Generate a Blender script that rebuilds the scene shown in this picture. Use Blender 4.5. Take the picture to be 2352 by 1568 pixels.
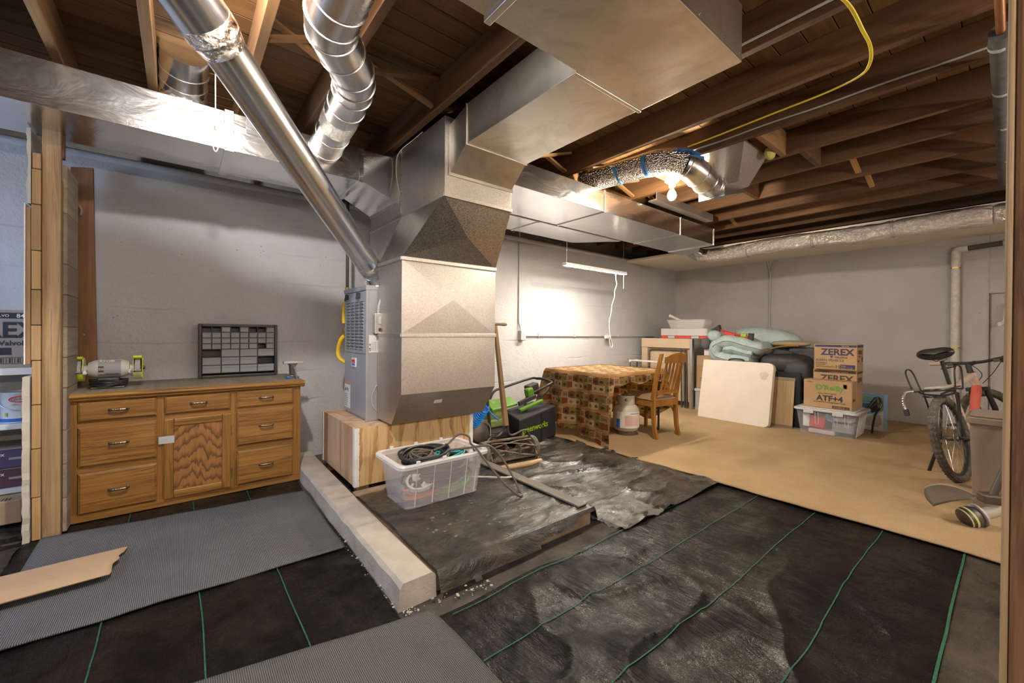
import bpy, bmesh, math, random
from math import sin, cos, pi, radians, sqrt
from mathutils import Vector, Matrix, noise as mnoise
random.seed(7)
for o in list(bpy.data.objects): bpy.data.objects.remove(o)
S = bpy.context.scene
COL = S.collection
# ---------------------------------------------------------------- camera
cam = bpy.data.cameras.new('camera'); camo = bpy.data.objects.new('camera', cam); COL.objects.link(camo)
YAW, PIT, ROL = radians(39.0), radians(-0.3), radians(0.45)
_f = Vector((sin(YAW)*cos(PIT), cos(YAW)*cos(PIT), sin(PIT)))
_r = Vector((cos(YAW), -sin(YAW), 0)); _u = _r.cross(_f)
_r2 = _r*cos(ROL)+_u*sin(ROL); _u2 = -_r*sin(ROL)+_u*cos(ROL)
mw = Matrix((( _r2.x, _u2.x, -_f.x, 0.0), (_r2.y, _u2.y, -_f.y, 0.0), (_r2.z, _u2.z, -_f.z, 1.2), (0, 0, 0, 1)))
camo.matrix_world = mw
cam.sensor_width = 36.0; cam.lens = 36.0*940/2352; cam.shift_y = -16/2352; cam.clip_start = 0.02
S.camera = camo
# ---------------------------------------------------------------- world, exposure
W = bpy.data.worlds.new('world'); S.world = W; W.use_nodes = True
W.node_tree.nodes['Background'].inputs[0].default_value = (1.0, 0.93, 0.84, 1)
W.node_tree.nodes['Background'].inputs[1].default_value = .3
S.view_settings.view_transform = 'Standard'; S.view_settings.look = 'None'
S.view_settings.exposure = 1.22; S.view_settings.gamma = 1.0; S.view_settings.use_curve_mapping = False
LAMP_BULB = 1000.0      # emission of the bare bulbs
LAMP_FILL = 62.0      # emission of the added fill tubes behind the viewer
LAMP_TUBE = 110.0      # emission of the shop light
# ================================================================ materials
MATS = {}
class NT:
    def __init__(s, name):
        s.m = bpy.data.materials.new(name); s.m.use_nodes = True
        s.t = s.m.node_tree; s.b = s.t.nodes['Principled BSDF']; MATS[name] = s.m
        s._c = None
    def n(s, typ, **k):
        x = s.t.nodes.new(typ)
        for a, v in k.items():
            if a.startswith('i_'):
                key = a[2:]; key = int(key) if key.isdigit() else key
                x.inputs[key].default_value = v
            else: setattr(x, a, v)
        return x
    def l(s, a, b): s.t.links.new(a, b)
    def co(s, scale=(1, 1, 1), rnd=True, rot=(0, 0, 0)):
        tc = s.n('ShaderNodeTexCoord'); mp = s.n('ShaderNodeMapping')
        mp.inputs['Scale'].default_value = scale; mp.inputs['Rotation'].default_value = rot
        if rnd:
            oi = s.n('ShaderNodeObjectInfo'); ml = s.n('ShaderNodeMath', operation='MULTIPLY', i_1=37.0)
            s.l(oi.outputs['Random'], ml.inputs[0])
            cb = s.n('ShaderNodeCombineXYZ'); [s.l(ml.outputs[0], cb.inputs[i]) for i in range(3)]
            ad = s.n('ShaderNodeVectorMath', operation='ADD')
            s.l(tc.outputs['Object'], ad.inputs[0]); s.l(cb.outputs[0], ad.inputs[1]); s.l(ad.outputs[0], mp.inputs[0])
        else: s.l(tc.outputs['Object'], mp.inputs[0])
        return mp.outputs[0]
    def noise(s, vec, scale=5, detail=4, rough=.55, dist=0):
        x = s.n('ShaderNodeTexNoise', i_Scale=scale, i_Detail=detail, i_Roughness=rough, i_Distortion=dist)
        if vec: s.l(vec, x.inputs['Vector'])
        return x.outputs['Fac']
    def ramp(s, fac, stops, interp='LINEAR'):
        x = s.n('ShaderNodeValToRGB'); x.color_ramp.interpolation = interp
        e = x.color_ramp.elements
        while len(e) < len(stops): e.new(0.5)
        for el, (p, c) in zip(e, stops):
            el.position = p; el.color = (c, c, c, 1) if isinstance(c, (int, float)) else (*c[:3], 1)
        s.l(fac, x.inputs[0]); return x.outputs[0]
    def mix(s, fac, a, b, mode='MIX'):
        x = s.n('ShaderNodeMix', data_type='RGBA', blend_type=mode)
        for sock, v in ((x.inputs[0], fac), (x.inputs[6], a), (x.inputs[7], b)):
            if isinstance(v, (int, float)): sock.default_value = v
            elif isinstance(v, tuple): sock.default_value = (*v[:3], 1)
            else: s.l(v, sock)
        return x.outputs[2]
    def math(s, op, a, b=None):
        x = s.n('ShaderNodeMath', operation=op)
        for i, v in enumerate((a, b)):
            if v is None: continue
            if isinstance(v, (int, float)): x.inputs[i].default_value = v
            else: s.l(v, x.inputs[i])
        return x.outputs[0]
    def bump(s, h, strength=.3, dist=.01):
        x = s.n('ShaderNodeBump', i_Strength=strength, i_Distance=dist); s.l(h, x.inputs['Height']); s.l(x.outputs[0], s.b.inputs['Normal'])
    def set(s, **k):
        names = dict(col='Base Color', rough='Roughness', metal='Metallic', alpha='Alpha', trans='Transmission Weight', ior='IOR', spec='Specular IOR Level', emit='Emission Color', estr='Emission Strength', sheen='Sheen Weight', coat='Coat Weight')
        for a, v in k.items():
            so = s.b.inputs[names[a]]
            if isinstance(v, tuple): so.default_value = (*v[:3], 1)
            elif isinstance(v, (int, float)): so.default_value = v
            else: s.l(v, so)
        return s
    def rnd_val(s, col, amt=.2):
        oi = s.n('ShaderNodeObjectInfo'); mr = s.n('ShaderNodeMapRange'); mr.inputs[3].default_value = 1-amt; mr.inputs[4].default_value = 1+amt
        s.l(oi.outputs['Random'], mr.inputs[0]); hs = s.n('ShaderNodeHueSaturation'); s.l(mr.outputs[0], hs.inputs['Value']); s.l(col, hs.inputs['Color'])
        return hs.outputs[0]

def plain(name, col, rough=.5, metal=0, vary=.12, scale=6, bump=0, bscale=60, **k):
    t = NT(name); v = t.co()
    n = t.noise(v, scale, 4)
    c = t.mix(t.ramp(n, [(.3, 0), (.7, 1)]), tuple(x*(1-vary) for x in col), tuple(min(1, x*(1+vary)) for x in col))
    t.set(col=c, rough=rough, metal=metal, **k)
    if bump: t.bump(t.noise(v, bscale, 3), bump, .004)
    return t
def flat(name, col, rough=.6, **k): return NT(name).set(col=col, rough=rough, **k)
def wood(name, dark, mid, light, axis='X', rough=.65, ring=9, vary=.18, knots=True, fine=.35, bump=.25, pores=0):
    t = NT(name)
    sc = {'X': (1, 14, 14), 'Y': (14, 1, 14), 'Z': (14, 14, 1)}[axis]
    v = t.co(tuple(x*.8 for x in sc)); n1 = t.noise(v, 1.0, 5, .6, .6)
    v2 = t.co(tuple(x*7 if x > 1 else x*2 for x in sc)); n2 = t.noise(v2, 1.0, 3, .6)
    c = t.ramp(n1, [(.22, dark), (.5, mid), (.78, light)])
    c = t.mix(fine, c, t.ramp(n2, [(.3, .25), (.7, 1.0)]), 'MULTIPLY')
    if pores:
        v3 = t.co(tuple(x*2.6 if x > 1 else x*1.1 for x in sc)); n3 = t.noise(v3, 1.0, 5, .7, 1.2)
        c = t.mix(t.math('MULTIPLY', t.ramp(n3, [(.52, 0), (.60, 1), (.66, .3)]), pores), c, tuple(x*.55 for x in dark))
    big = t.noise(t.co((.8, .8, .8)), 1.6, 3)
    c = t.mix(t.ramp(big, [(.35, 0), (.75, .55)]), c, tuple(x*.6 for x in mid))
    if knots:
        kv = t.co(tuple({1: 1.6, 14: 5}[x] for x in sc)); vo = t.n('ShaderNodeTexVoronoi', i_Scale=1.0); t.l(kv, vo.inputs['Vector'])
        c = t.mix(t.ramp(vo.outputs['Distance'], [(.04, .85), (.14, 0)]), c, tuple(x*.35 for x in dark))
    t.set(col=t.rnd_val(c, vary), rough=rough); t.bump(n2, bump, .003); return t

# --- setting
def concrete_wall(name, base, lines=True):
    t = NT(name); v = t.co((1, 1, 1), rnd=False)
    n1 = t.noise(v, 1.1, 5, .6); n2 = t.noise(v, 9, 6, .7); n3 = t.noise(v, 55, 4, .7)
    c = t.mix(t.ramp(n1, [(.3, 0), (.7, 1)]), tuple(x*.86 for x in base), tuple(min(1, x*1.08) for x in base))
    c = t.mix(t.ramp(n2, [(.62, 0), (.8, .5)]), c, tuple(x*.7 for x in base))
    vo = t.n('ShaderNodeTexVoronoi', i_Scale=16.0); t.l(v, vo.inputs['Vector'])
    pit = t.ramp(vo.outputs['Distance'], [(.03, 1), (.10, 0)])
    pit = t.math('MULTIPLY', pit, t.ramp(n1, [(.5, 0), (.62, 1)]))
    c = t.mix(t.math('MULTIPLY', pit, .7), c, tuple(x*.35 for x in base))
    h = t.math('ADD', t.math('MULTIPLY', n2, 1.0), t.math('MULTIPLY', n3, .5))
    if lines:
        wv = t.n('ShaderNodeTexWave', wave_type='BANDS', bands_direction='Z', i_Scale=1.15, i_Distortion=.6, i_Detail=3.0); wv.inputs['Detail Scale'].default_value = 1.5
        t.l(v, wv.inputs['Vector']); ln = t.ramp(wv.outputs['Fac'], [(.0, 1), (.02, 0)])
        ln = t.math('MULTIPLY', ln, t.ramp(t.noise(v, 1.7, 3), [(.46, 0), (.66, 1)]))
        c = t.mix(t.math('MULTIPLY', ln, .12), c, tuple(x*.5 for x in base)); h = t.math('SUBTRACT', h, t.math('MULTIPLY', ln, .45))
    h = t.math('SUBTRACT', h, t.math('MULTIPLY', pit, 1.5))
    t.set(col=c, rough=.7); t.bump(h, .55, .02); return t
concrete_wall('wall_grey', (.50, .50, .515)); concrete_wall('wall_far', (.50, .48, .46), False)
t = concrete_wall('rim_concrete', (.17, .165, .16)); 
t = plain('concrete', (.43, .39, .335), .85, 0, .2, 5, .7, 70)
plain('slab_dirt', (.23, .16, .10), .9, 0, .35, 8, .8, 50)
plain('soil', (.06, .05, .042), .95, 0, .5, 9, .8, 60)
plain('panel_tan', (.46, .29, .17), .7, 0, .12, 3)
plain('drywall', (.84, .77, .65), .8, 0, .04, 2, .1, 120)
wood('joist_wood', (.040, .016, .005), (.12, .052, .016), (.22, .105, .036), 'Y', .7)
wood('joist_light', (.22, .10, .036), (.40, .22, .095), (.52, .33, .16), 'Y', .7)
wood('subfloor_wood', (.09, .040, .012), (.23, .112, .034), (.35, .19, .066), 'X', .7)
wood('brace_wood', (.16, .07, .022), (.32, .165, .060), (.45, .26, .10), 'X', .7)
wood('stud_wood', (.22, .13, .06), (.44, .29, .145), (.58, .42, .25), 'Z', .7, pores=.6)
wood('stud_brown', (.11, .048, .018), (.24, .115, .045), (.33, .18, .08), 'Z', .65)
wood('old_board', (.20, .155, .115), (.34, .275, .205), (.44, .37, .29), 'Y', .8, knots=False)
wood('lath_wood', (.36, .20, .08), (.50, .31, .14), (.60, .41, .22), 'Z', .7, knots=False)
wood('post_near', (.10, .038, .014), (.25, .115, .045), (.46, .27, .13), 'Z', .75, pores=.7)
wood('handle_wood', (.24, .13, .06), (.37, .22, .11), (.46, .30, .17), 'Z', .6, knots=False)
wood('roller_wood', (.38, .24, .13), (.52, .35, .20), (.60, .43, .27), 'X', .6, knots=False)
wood('chair_wood', (.20, .075, .012), (.36, .155, .028), (.46, .23, .05), 'Z', .35, knots=False, fine=.25, vary=.06)
wood('board_tan', (.42, .27, .12), (.56, .40, .20), (.64, .48, .27), 'Z', .6, knots=False)
wood('table_ply', (.58, .42, .28), (.68, .52, .36), (.74, .59, .43), 'Y', .6, knots=False, fine=.15, vary=.05)
for ax in 'XZ':
    wood('oak_'+ax, (.17, .066, .012), (.37, .172, .036), (.50, .27, .072), ax, .4, knots=False, fine=.6, vary=.08, bump=.35, pores=.85)
# cathedral grain of the cabinet door and of the plywood
def cathedral(name, dark, light, sc=2.2, rough=.45, dist=5.0, stretch=(1, 1, .28), soft=.42):
    t = NT(name); v = t.co(stretch, rnd=False)
    n = t.noise(v, sc, 2, .45, .3)
    rg = t.math('FRACT', t.math('MULTIPLY', n, dist*3))
    c = t.mix(t.ramp(rg, [(.0, 1), (soft, 0), (.92, 0), (1, 1)]), light, dark)
    n2 = t.noise(t.co((60, 60, 2.5), rnd=False), 1.0, 3)
    c = t.mix(.3, c, t.ramp(n2, [(.3, .3), (.65, 1)]), 'MULTIPLY')
    t.set(col=c, rough=rough); t.bump(n2, .2, .002); return t
def chevron(name, dark, light, kz, kx, xc, amp, freq, rough, soft=.45, sgn=1):
    """Nested pointed grain: contours of height plus distance from a centre line."""
    t = NT(name); v = t.co((1, 1, 1), rnd=False); sp_ = t.n('ShaderNodeSeparateXYZ'); t.l(v, sp_.inputs[0])
    n = t.noise(t.co((22, 22, 3.0), rnd=False), 1.0, 4, .65, .4); n_ = t.noise(t.co((5, 5, 1.5), rnd=False), 1.0, 3, .6)
    g = t.math('ADD', t.math('MULTIPLY', sp_.outputs[2], kz), t.math('MULTIPLY', t.math('ABSOLUTE', t.math('SUBTRACT', sp_.outputs[0], xc)), kx*sgn))
    g = t.math('ADD', g, t.math('ADD', t.math('MULTIPLY', n, amp), t.math('MULTIPLY', n_, amp*1.6)))
    rg = t.math('FRACT', t.math('MULTIPLY', g, freq)); c = t.mix(t.ramp(rg, [(.0, 1), (soft, 0), (.9, 0), (1, 1)]), light, dark)
    n2 = t.noise(t.co((70, 70, 3), rnd=False), 1.0, 3); c = t.mix(.35, c, t.ramp(n2, [(.3, .35), (.65, 1)]), 'MULTIPLY')
    t.set(col=c, rough=rough); t.bump(n2, .2, .002)
chevron('door_oak', (.12, .046, .012), (.33, .15, .043), 1.0, .75, .0, .17, 12, .45)
chevron('plywood', (.42, .22, .075), (.70, .47, .23), .12, 1.0, .1, .14, 9, .55, .35)
cathedral('plywood_pink', (.50, .30, .17), (.68, .46, .30), 2.4, .55, 2.2, (1, 1, .12), .4)
# --- metal
def galv(name, lo, hi, rlo, rhi, scale=240, tint=(1, 1, 1), smudge=.0, spangle=.35):
    t = NT(name); v = t.co((1, 1, 1))
    vo = t.n('ShaderNodeTexVoronoi', i_Scale=float(scale)); t.l(v, vo.inputs['Vector'])
    sep = t.n('ShaderNodeSeparateColor'); t.l(vo.outputs['Color'], sep.inputs[0])
    big = t.noise(v, 1.6, 6, .62, .5); f = t.math('ADD', t.math('MULTIPLY', sep.outputs[0], spangle), t.math('MULTIPLY', big, 1-spangle))
    c = t.ramp(f, [(.28, tuple(lo*x for x in tint)), (.72, tuple(hi*x for x in tint))])
    if smudge: c = t.mix(t.math('MULTIPLY', t.ramp(t.noise(v, 3.2, 5, .7, 1.0), [(.45, 0), (.72, 1)]), smudge), c, (.26, .19, .11))
    rr = t.n('ShaderNodeMapRange'); rr.inputs[3].default_value = rlo; rr.inputs[4].default_value = rhi; t.l(f, rr.inputs[0])
    t.set(col=c, rough=rr.outputs[0], metal=1.0)
    t.bump(t.noise(t.co((1, 1, 1)), 2.6, 2), .10, .03); return t
galv('galvanised', .46, .66, .36, .48, 260, (1, .93, .85), spangle=.45)
galv('galvanised_dark', .36, .60, .30, .42, 200, (1, .95, .88), spangle=.7)
t = galv('sheet_metal', .66, .80, .13, .27, 240, spangle=.0); t.bump(t.noise(t.co((1, 1, 2)), 3.4, 4, .55, .8), .16, .03)
galv('sheet_warm', .66, .78, .30, .38, 240, (1, .94, .84), .35, .0)
galv('pipe_metal', .72, .84, .20, .32, 240, spangle=.0)
t = galv('foil', .78, .92, .12, .22, 90, (1, .95, .86)); vv = t.co(); t.bump(t.noise(vv, 26, 5, .7, 1.2), 1.0, .02)
t = galv('bubble_foil', .60, .80, .18, .3, 90, (1, .97, .92)); vo = t.n('ShaderNodeTexVoronoi', i_Scale=75.0); t.l(t.co(rnd=False), vo.inputs['Vector']); t.bump(vo.outputs['Distance'], 1.0, .012)
plain('steel', (.52, .52, .53), .35, 1.0, .15); plain('chrome', (.72, .72, .74), .15, 1.0, .05)
plain('dark_steel', (.13, .115, .10), .5, .8, .3); plain('rusty', (.20, .15, .11), .7, .5, .35, 14, .3)
plain('pewter', (.20, .165, .13), .4, 1.0, .25, 60)
plain('black_metal', (.035, .033, .032), .45, .3, .2); plain('copper', (.45, .2, .09), .4, .9, .2); plain('brass', (.55, .38, .14), .35, 1, .15)
plain('furnace_grey', (.36, .37, .395), .42, .25, .06, 3); plain('furnace_side', (.33, .33, .335), .5, .2, .06)
plain('strip_grey', (.15, .13, .105), .6, 0, .3, 8, .2, 40); plain('worn_tan', (.55, .45, .36), .5); plain('guard_grey', (.27, .245, .21), .55, 0, .1); plain('conduit_paint', (.44, .43, .42), .55, .1, .1)
plain('white_paint', (.78, .76, .72), .5, 0, .05); plain('table_white', (.66, .59, .52), .45, 0, .04); plain('white_plastic', (.72, .70, .66), .35, 0, .04)
plain('grey_plastic', (.42, .42, .42), .45, 0, .06); plain('pipe_wrap', (.62, .60, .55), .55, 0, .12, 30, .6, 30)
plain('pipe_foam', (.085, .08, .075), .85, 0, .3, 14)
# --- ground covers
t = NT('fabric_black'); v = t.co((1, 1, 1), rnd=False)
n1 = t.noise(v, 3.0, 6, .65, .6); n2 = t.noise(t.co((5, 1.2, 1), rnd=False), 2.0, 5, .65, .8); wv = t.noise(v, 260, 2, .6)
c = t.mix(t.ramp(n1, [(.45, 0), (.75, 1)]), (.005, .0046, .0042), (.020, .0145, .0098))
pat = t.noise(t.co((1, 1, 1), rnd=False), 4.2, 8, .74, .4)
t.set(col=c, rough=t.ramp(t.math('ADD', t.math('MULTIPLY', pat, .65), t.math('MULTIPLY', wv, .35)), [(.42, .46), (.60, .20)]), spec=t.ramp(pat, [(.42, .10), (.66, .45)]))
n5 = t.noise(t.co((1.6, 1, 1), rnd=False), 34, 4, .7); t.bump(t.math('ADD', t.math('ADD', t.math('MULTIPLY', n2, 1.0), t.math('MULTIPLY', n5, .16)), t.math('MULTIPLY', wv, .07)), .55, .025)
plain('stripe_green', (.012, .085, .045), .7, 0, .3, 40)
t = NT('plastic_black'); v = t.co((1, 1, 1), rnd=False)
n1 = t.noise(v, 2.4, 6, .7, .8); n2 = t.noise(t.co((1, 3.2, 1), rnd=False), 3.5, 6, .7, 1.0)
c = t.mix(t.ramp(n1, [(.38, 0), (.72, 1)]), (.012, .011, .010), (.085, .070, .052))
t.set(col=c, rough=t.ramp(n2, [(.3, .13), (.7, .42)]), spec=.5); t.bump(n2, .38, .03)
t = NT('film_clear'); v = t.co(); t.set(col=(.75, .72, .66), rough=.08, alpha=.24, spec=1.0); t.bump(t.noise(v, 18, 5, .7, 1.5), 1.0, .03)
def rug(name, a, b, sx, sy, strength=.8):
    t = NT(name); v = t.co((1, 1, 1), rnd=False)
    w1 = t.n('ShaderNodeTexWave', wave_type='BANDS', bands_direction='X', i_Scale=float(sx), i_Distortion=.8, i_Detail=2.0); t.l(v, w1.inputs['Vector'])
    w2 = t.n('ShaderNodeTexWave', wave_type='BANDS', bands_direction='Y', i_Scale=float(sy), i_Distortion=1.2, i_Detail=2.0); t.l(v, w2.inputs['Vector'])
    h = t.math('MULTIPLY', w1.outputs['Fac'], t.math('ADD', .5, t.math('MULTIPLY', w2.outputs['Fac'], .5)))
    big = t.noise(v, 3.0, 5, .7); fz = t.noise(v, 300, 2)
    c = t.mix(t.ramp(h, [(.1, 0), (.8, 1)]), a, b); c = t.mix(.5, c, t.ramp(big, [(.3, .6), (.7, 1)]), 'MULTIPLY')
    c = t.mix(.5, c, t.ramp(fz, [(.3, .5), (.7, 1.2)]), 'MULTIPLY')
    t.set(col=c, rough=.95, spec=.1); t.bump(h, strength, .006)
rug('rug_grey', (.075, .077, .084), (.25, .25, .265), 46, 80, .5)
rug('rug_grey_dark', (.07, .069, .066), (.23, .225, .21), 50, 80, .5)
t = NT('carpet_beige'); v = t.co((1, 1, 1), rnd=False); big = t.noise(v, 1.5, 5, .65); fz = t.noise(v, 170, 3, .7)
c = t.mix(t.ramp(big, [(.3, 0), (.7, 1)]), (.35, .24, .13), (.45, .32, .185)); c = t.mix(.6, c, t.ramp(fz, [(.25, .5), (.75, 1.15)]), 'MULTIPLY')
t.set(col=c, rough=.95, spec=.08); t.bump(fz, .5, .004)
plain('cardboard', (.42, .27, .14), .8, 0, .08, 4, .1, 90); plain('cardboard_dull', (.36, .25, .155), .8, 0, .1, 4, .1, 90)
plain('cardboard_grey', (.30, .25, .22), .8, 0, .1, 5, .1, 90); plain('paper_board', (.44, .30, .18), .85, 0, .1, 3, .15, 120)
# --- plain colours
for nm, c, r in (('ink_navy', (.035, .028, .10), .6), ('ink_black', (.03, .028, .03), .6), ('ink_blueblack', (.012, .016, .03), .6), ('ink_brown', (.075, .04, .025), .6), ('ink_green', (.12, .30, .05), .6), ('ink_lime', (.30, .48, .02), .6), ('ink_red', (.62, .03, .03), .5), ('ink_blue', (.03, .13, .5), .5),
                 ('ink_white', (.78, .77, .74), .6), ('ink_orange', (.65, .25, .08), .6), ('ink_grey', (.3, .3, .3), .6), ('ink_pink', (.6, .28, .26), .7),
                 ('tape_blue', (.02, .16, .42), .6), ('duct_tape', (.44, .45, .46), .35), ('yellow_hose', (.80, .50, .03), .4), ('yellow_cable', (.66, .52, .03), .45),
                 ('lime', (.56, .66, .01), .35), ('lime_pale', (.58, .64, .24), .4), ('mower_green', (.10, .25, .015), .45), ('mower_olive', (.24, .29, .09), .5),
                 ('blue_hose', (.01, .22, .75), .3), ('orange_cord', (.80, .17, .05), .4), ('green_cord', (.16, .46, .07), .4), ('teal_cord', (.05, .42, .42), .4), ('white_cord', (.72, .70, .66), .4), ('brown_cord', (.10, .078, .065), .45),
                 ('seat_fabric', (.30, .195, .125), .85), ('propane_white', (.46, .43, .36), .45), ('label_white', (.72, .69, .68), .5), ('label_pink', (.66, .50, .48), .5),
                 ('trash_tan', (.225, .17, .13), .4), ('bike_red', (.55, .12, .09), .4), ('bike_pale', (.55, .42, .35), .45), ('grip_tan', (.42, .34, .24), .7),
                 ('purple_box', (.075, .05, .12), .6), ('maroon_box', (.085, .035, .055), .6), ('shelf_white', (.60, .61, .63), .5), ('can_metal', (.55, .58, .62), .3), ('can_dark', (.08, .09, .10), .4),
                 ('box_blue', (.22, .46, .72), .5), ('box_blue_dark', (.06, .20, .38), .5), ('red_case', (.62, .06, .04), .45), ('case_grey', (.52, .51, .50), .45), ('bag_grey', (.10, .10, .11), .75), ('bin_blue', (.03, .07, .30), .4), ('insul_yellow', (.5, .42, .12), .9), ('tan_cloth', (.40, .30, .19), .9), ('orange_strap', (.55, .26, .07), .7), ('screw', (.35, .33, .3), .4), ('plaster', (.50, .48, .42), .9)):
    plain(nm, c, r, 0, .06, 5)
plain('rubber', (.035, .031, .027), .8, 0, .3, 20, .3, 80); plain('tire_dusty', (.13, .112, .09), .9, 0, .45, 25, .5, 60); plain('tire_face', (.10, .09, .075), .9, 0, .45, 30)
plain('saddle_black', (.02, .02, .02), .35, 0, .3, 10); plain('cord_black', (.022, .022, .024), .4, 0, .3, 20)
plain('bag_black', (.030, .032, .031), .55, 0, .35, 9, .5, 14); plain('organizer_black', (.025, .027, .03), .4, 0, .2)
plain('catcher_black', (.014, .014, .016), .75, 0, .3, 8, .4, 120)
t = plain('quilt_blue', (.43, .52, .53), .8, 0, .1, 7); t.bump(t.noise(t.co(), 9, 4, .6, .6), .6, .03)
t = plain('grind_stone', (.36, .34, .32), .9, 0, .15, 60, .4, 200)
# clear and lit things
def clear(name, col, alpha, rough=.25):
    t = NT(name); t.set(col=col, rough=rough, alpha=alpha, spec=.6); return t
clear('tote_clear', (.80, .78, .80), .27, .3); clear('tote_edge', (.84, .82, .82), .68, .3); clear('tote_blue', (.62, .67, .74), .26, .3); clear('drawer_clear', (.50, .51, .52), .42, .25)
clear('bin_clear', (.66, .65, .63), .6, .3); clear('lid_grey', (.58, .58, .59), .92, .4)
def emitter(name, col, e):
    t = NT(name); t.set(col=(0, 0, 0), emit=col, estr=float(e)); return t
emitter('tube_light', (1.0, .90, .76), LAMP_TUBE); emitter('bulb_light', (1.0, .86, .66), LAMP_BULB); emitter('bulb_near', (1.0, .96, .90), LAMP_BULB*1.35); emitter('tube_fill', (1.0, .93, .84), LAMP_FILL); emitter('cool_fill', (.50, .68, 1.0), 9.0)
# patterned table cloth: patchwork of brown, olive, cream and rust blocks with zigzag bands
t = NT('lodge_cloth'); tc = t.n('ShaderNodeUVMap'); uv = tc.outputs[0]
def scl(v, sx, sy, ox=0, oy=0):
    m = t.n('ShaderNodeMapping'); m.inputs['Scale'].default_value = (sx, sy, 1); m.inputs['Location'].default_value = (ox, oy, 0); t.l(v, m.inputs[0]); return m.outputs[0]
sp = t.n('ShaderNodeSeparateXYZ'); t.l(uv, sp.inputs[0])
PER = .19                                     # height of one pattern row in metres
row = t.math('FRACT', t.math('DIVIDE', sp.outputs[1], PER)); colx = t.math('DIVIDE', sp.outputs[0], .15)
ri = t.math('FLOOR', t.math('DIVIDE', sp.outputs[1], PER))
colx = t.math('ADD', colx, t.math('MULTIPLY', ri, .37))
def vcell(off):   # block colours: white-noise per cell
    cx = t.math('FLOOR', t.math('ADD', t.math('MULTIPLY', colx, 2.0), off)); cy = t.math('FLOOR', t.math('MULTIPLY', t.math('ADD', row, off), 2.6))
    cb = t.n('ShaderNodeCombineXYZ'); t.l(t.math('FLOOR', t.math('MODULO', t.math('ADD', cx, 400.0), 4.0)), cb.inputs[0]); t.l(cy, cb.inputs[1])
    w = t.n('ShaderNodeTexWhiteNoise', noise_dimensions='3D'); t.l(cb.outputs[0], w.inputs['Vector']); return w.outputs['Value']
blk = t.ramp(vcell(.0), [(0, (.26, .085, .035)), (.18, (.46, .34, .18)), (.36, (.27, .20, .075)), (.52, (.54, .43, .27)), (.66, (.19, .085, .045)), (.82, (.36, .24, .11))], 'CONSTANT')
fx = t.math('FRACT', t.math('MULTIPLY', colx, 2.0)); fy = t.math('FRACT', t.math('MULTIPLY', row, 2.6))
cxd = t.math('SUBTRACT', fx, .5); cyd = t.math('SUBTRACT', fy, .45)
blob = t.math('LESS_THAN', t.math('ADD', t.math('MULTIPLY', t.math('MULTIPLY', cxd, cxd), 1.0), t.math('MULTIPLY', t.math('MULTIPLY', cyd, cyd), 1.6)), t.math('ADD', .035, t.math('MULTIPLY', t.noise(scl(uv, 30, 30), 1.0, 3), .07)))
blob = t.math('MULTIPLY', blob, t.math('GREATER_THAN', vcell(.13), .35))
blk = t.mix(t.math('MULTIPLY', blob, .85), blk, t.ramp(vcell(.27), [(0, (.055, .028, .018)), (.5, (.24, .13, .04)), (.8, (.70, .64, .48))], 'CONSTANT'))
edge = t.math('MAXIMUM', t.math('LESS_THAN', fx, .10), t.math('LESS_THAN', fy, .10)); blk = t.mix(t.math('MULTIPLY', t.math('MULTIPLY', edge, t.math('GREATER_THAN', vcell(.4), .45)), .8), blk, (.55, .48, .35))
chk = t.n('ShaderNodeTexChecker', i_Scale=60.0); t.l(uv, chk.inputs[0]); blk = t.mix(.18, blk, t.mix(chk.outputs['Fac'], (.25, .12, .04), (.9, .8, .55)), 'MULTIPLY')
zz = t.math('LESS_THAN', t.math('FRACT', t.math('ADD', t.math('MULTIPLY', row, 22.0), t.math('PINGPONG', t.math('MULTIPLY', colx, 9.0), 1.0))), .5)
band = t.mix(zz, (.30, .10, .04), (.58, .42, .20)); blk = t.mix(t.math('GREATER_THAN', row, .83), blk, band)
t.set(col=blk, rough=.75, spec=.2)
tl = t.n('ShaderNodeBsdfTranslucent'); t.l(t.mix(1.0, blk, (.95, .72, .30), 'MULTIPLY'), tl.inputs[0]); ms = t.n('ShaderNodeMixShader', i_0=.38)
out = t.t.nodes['Material Output']; t.l(t.b.outputs[0], ms.inputs[1]); t.l(tl.outputs[0], ms.inputs[2]); t.l(ms.outputs[0], out.inputs[0])
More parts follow.
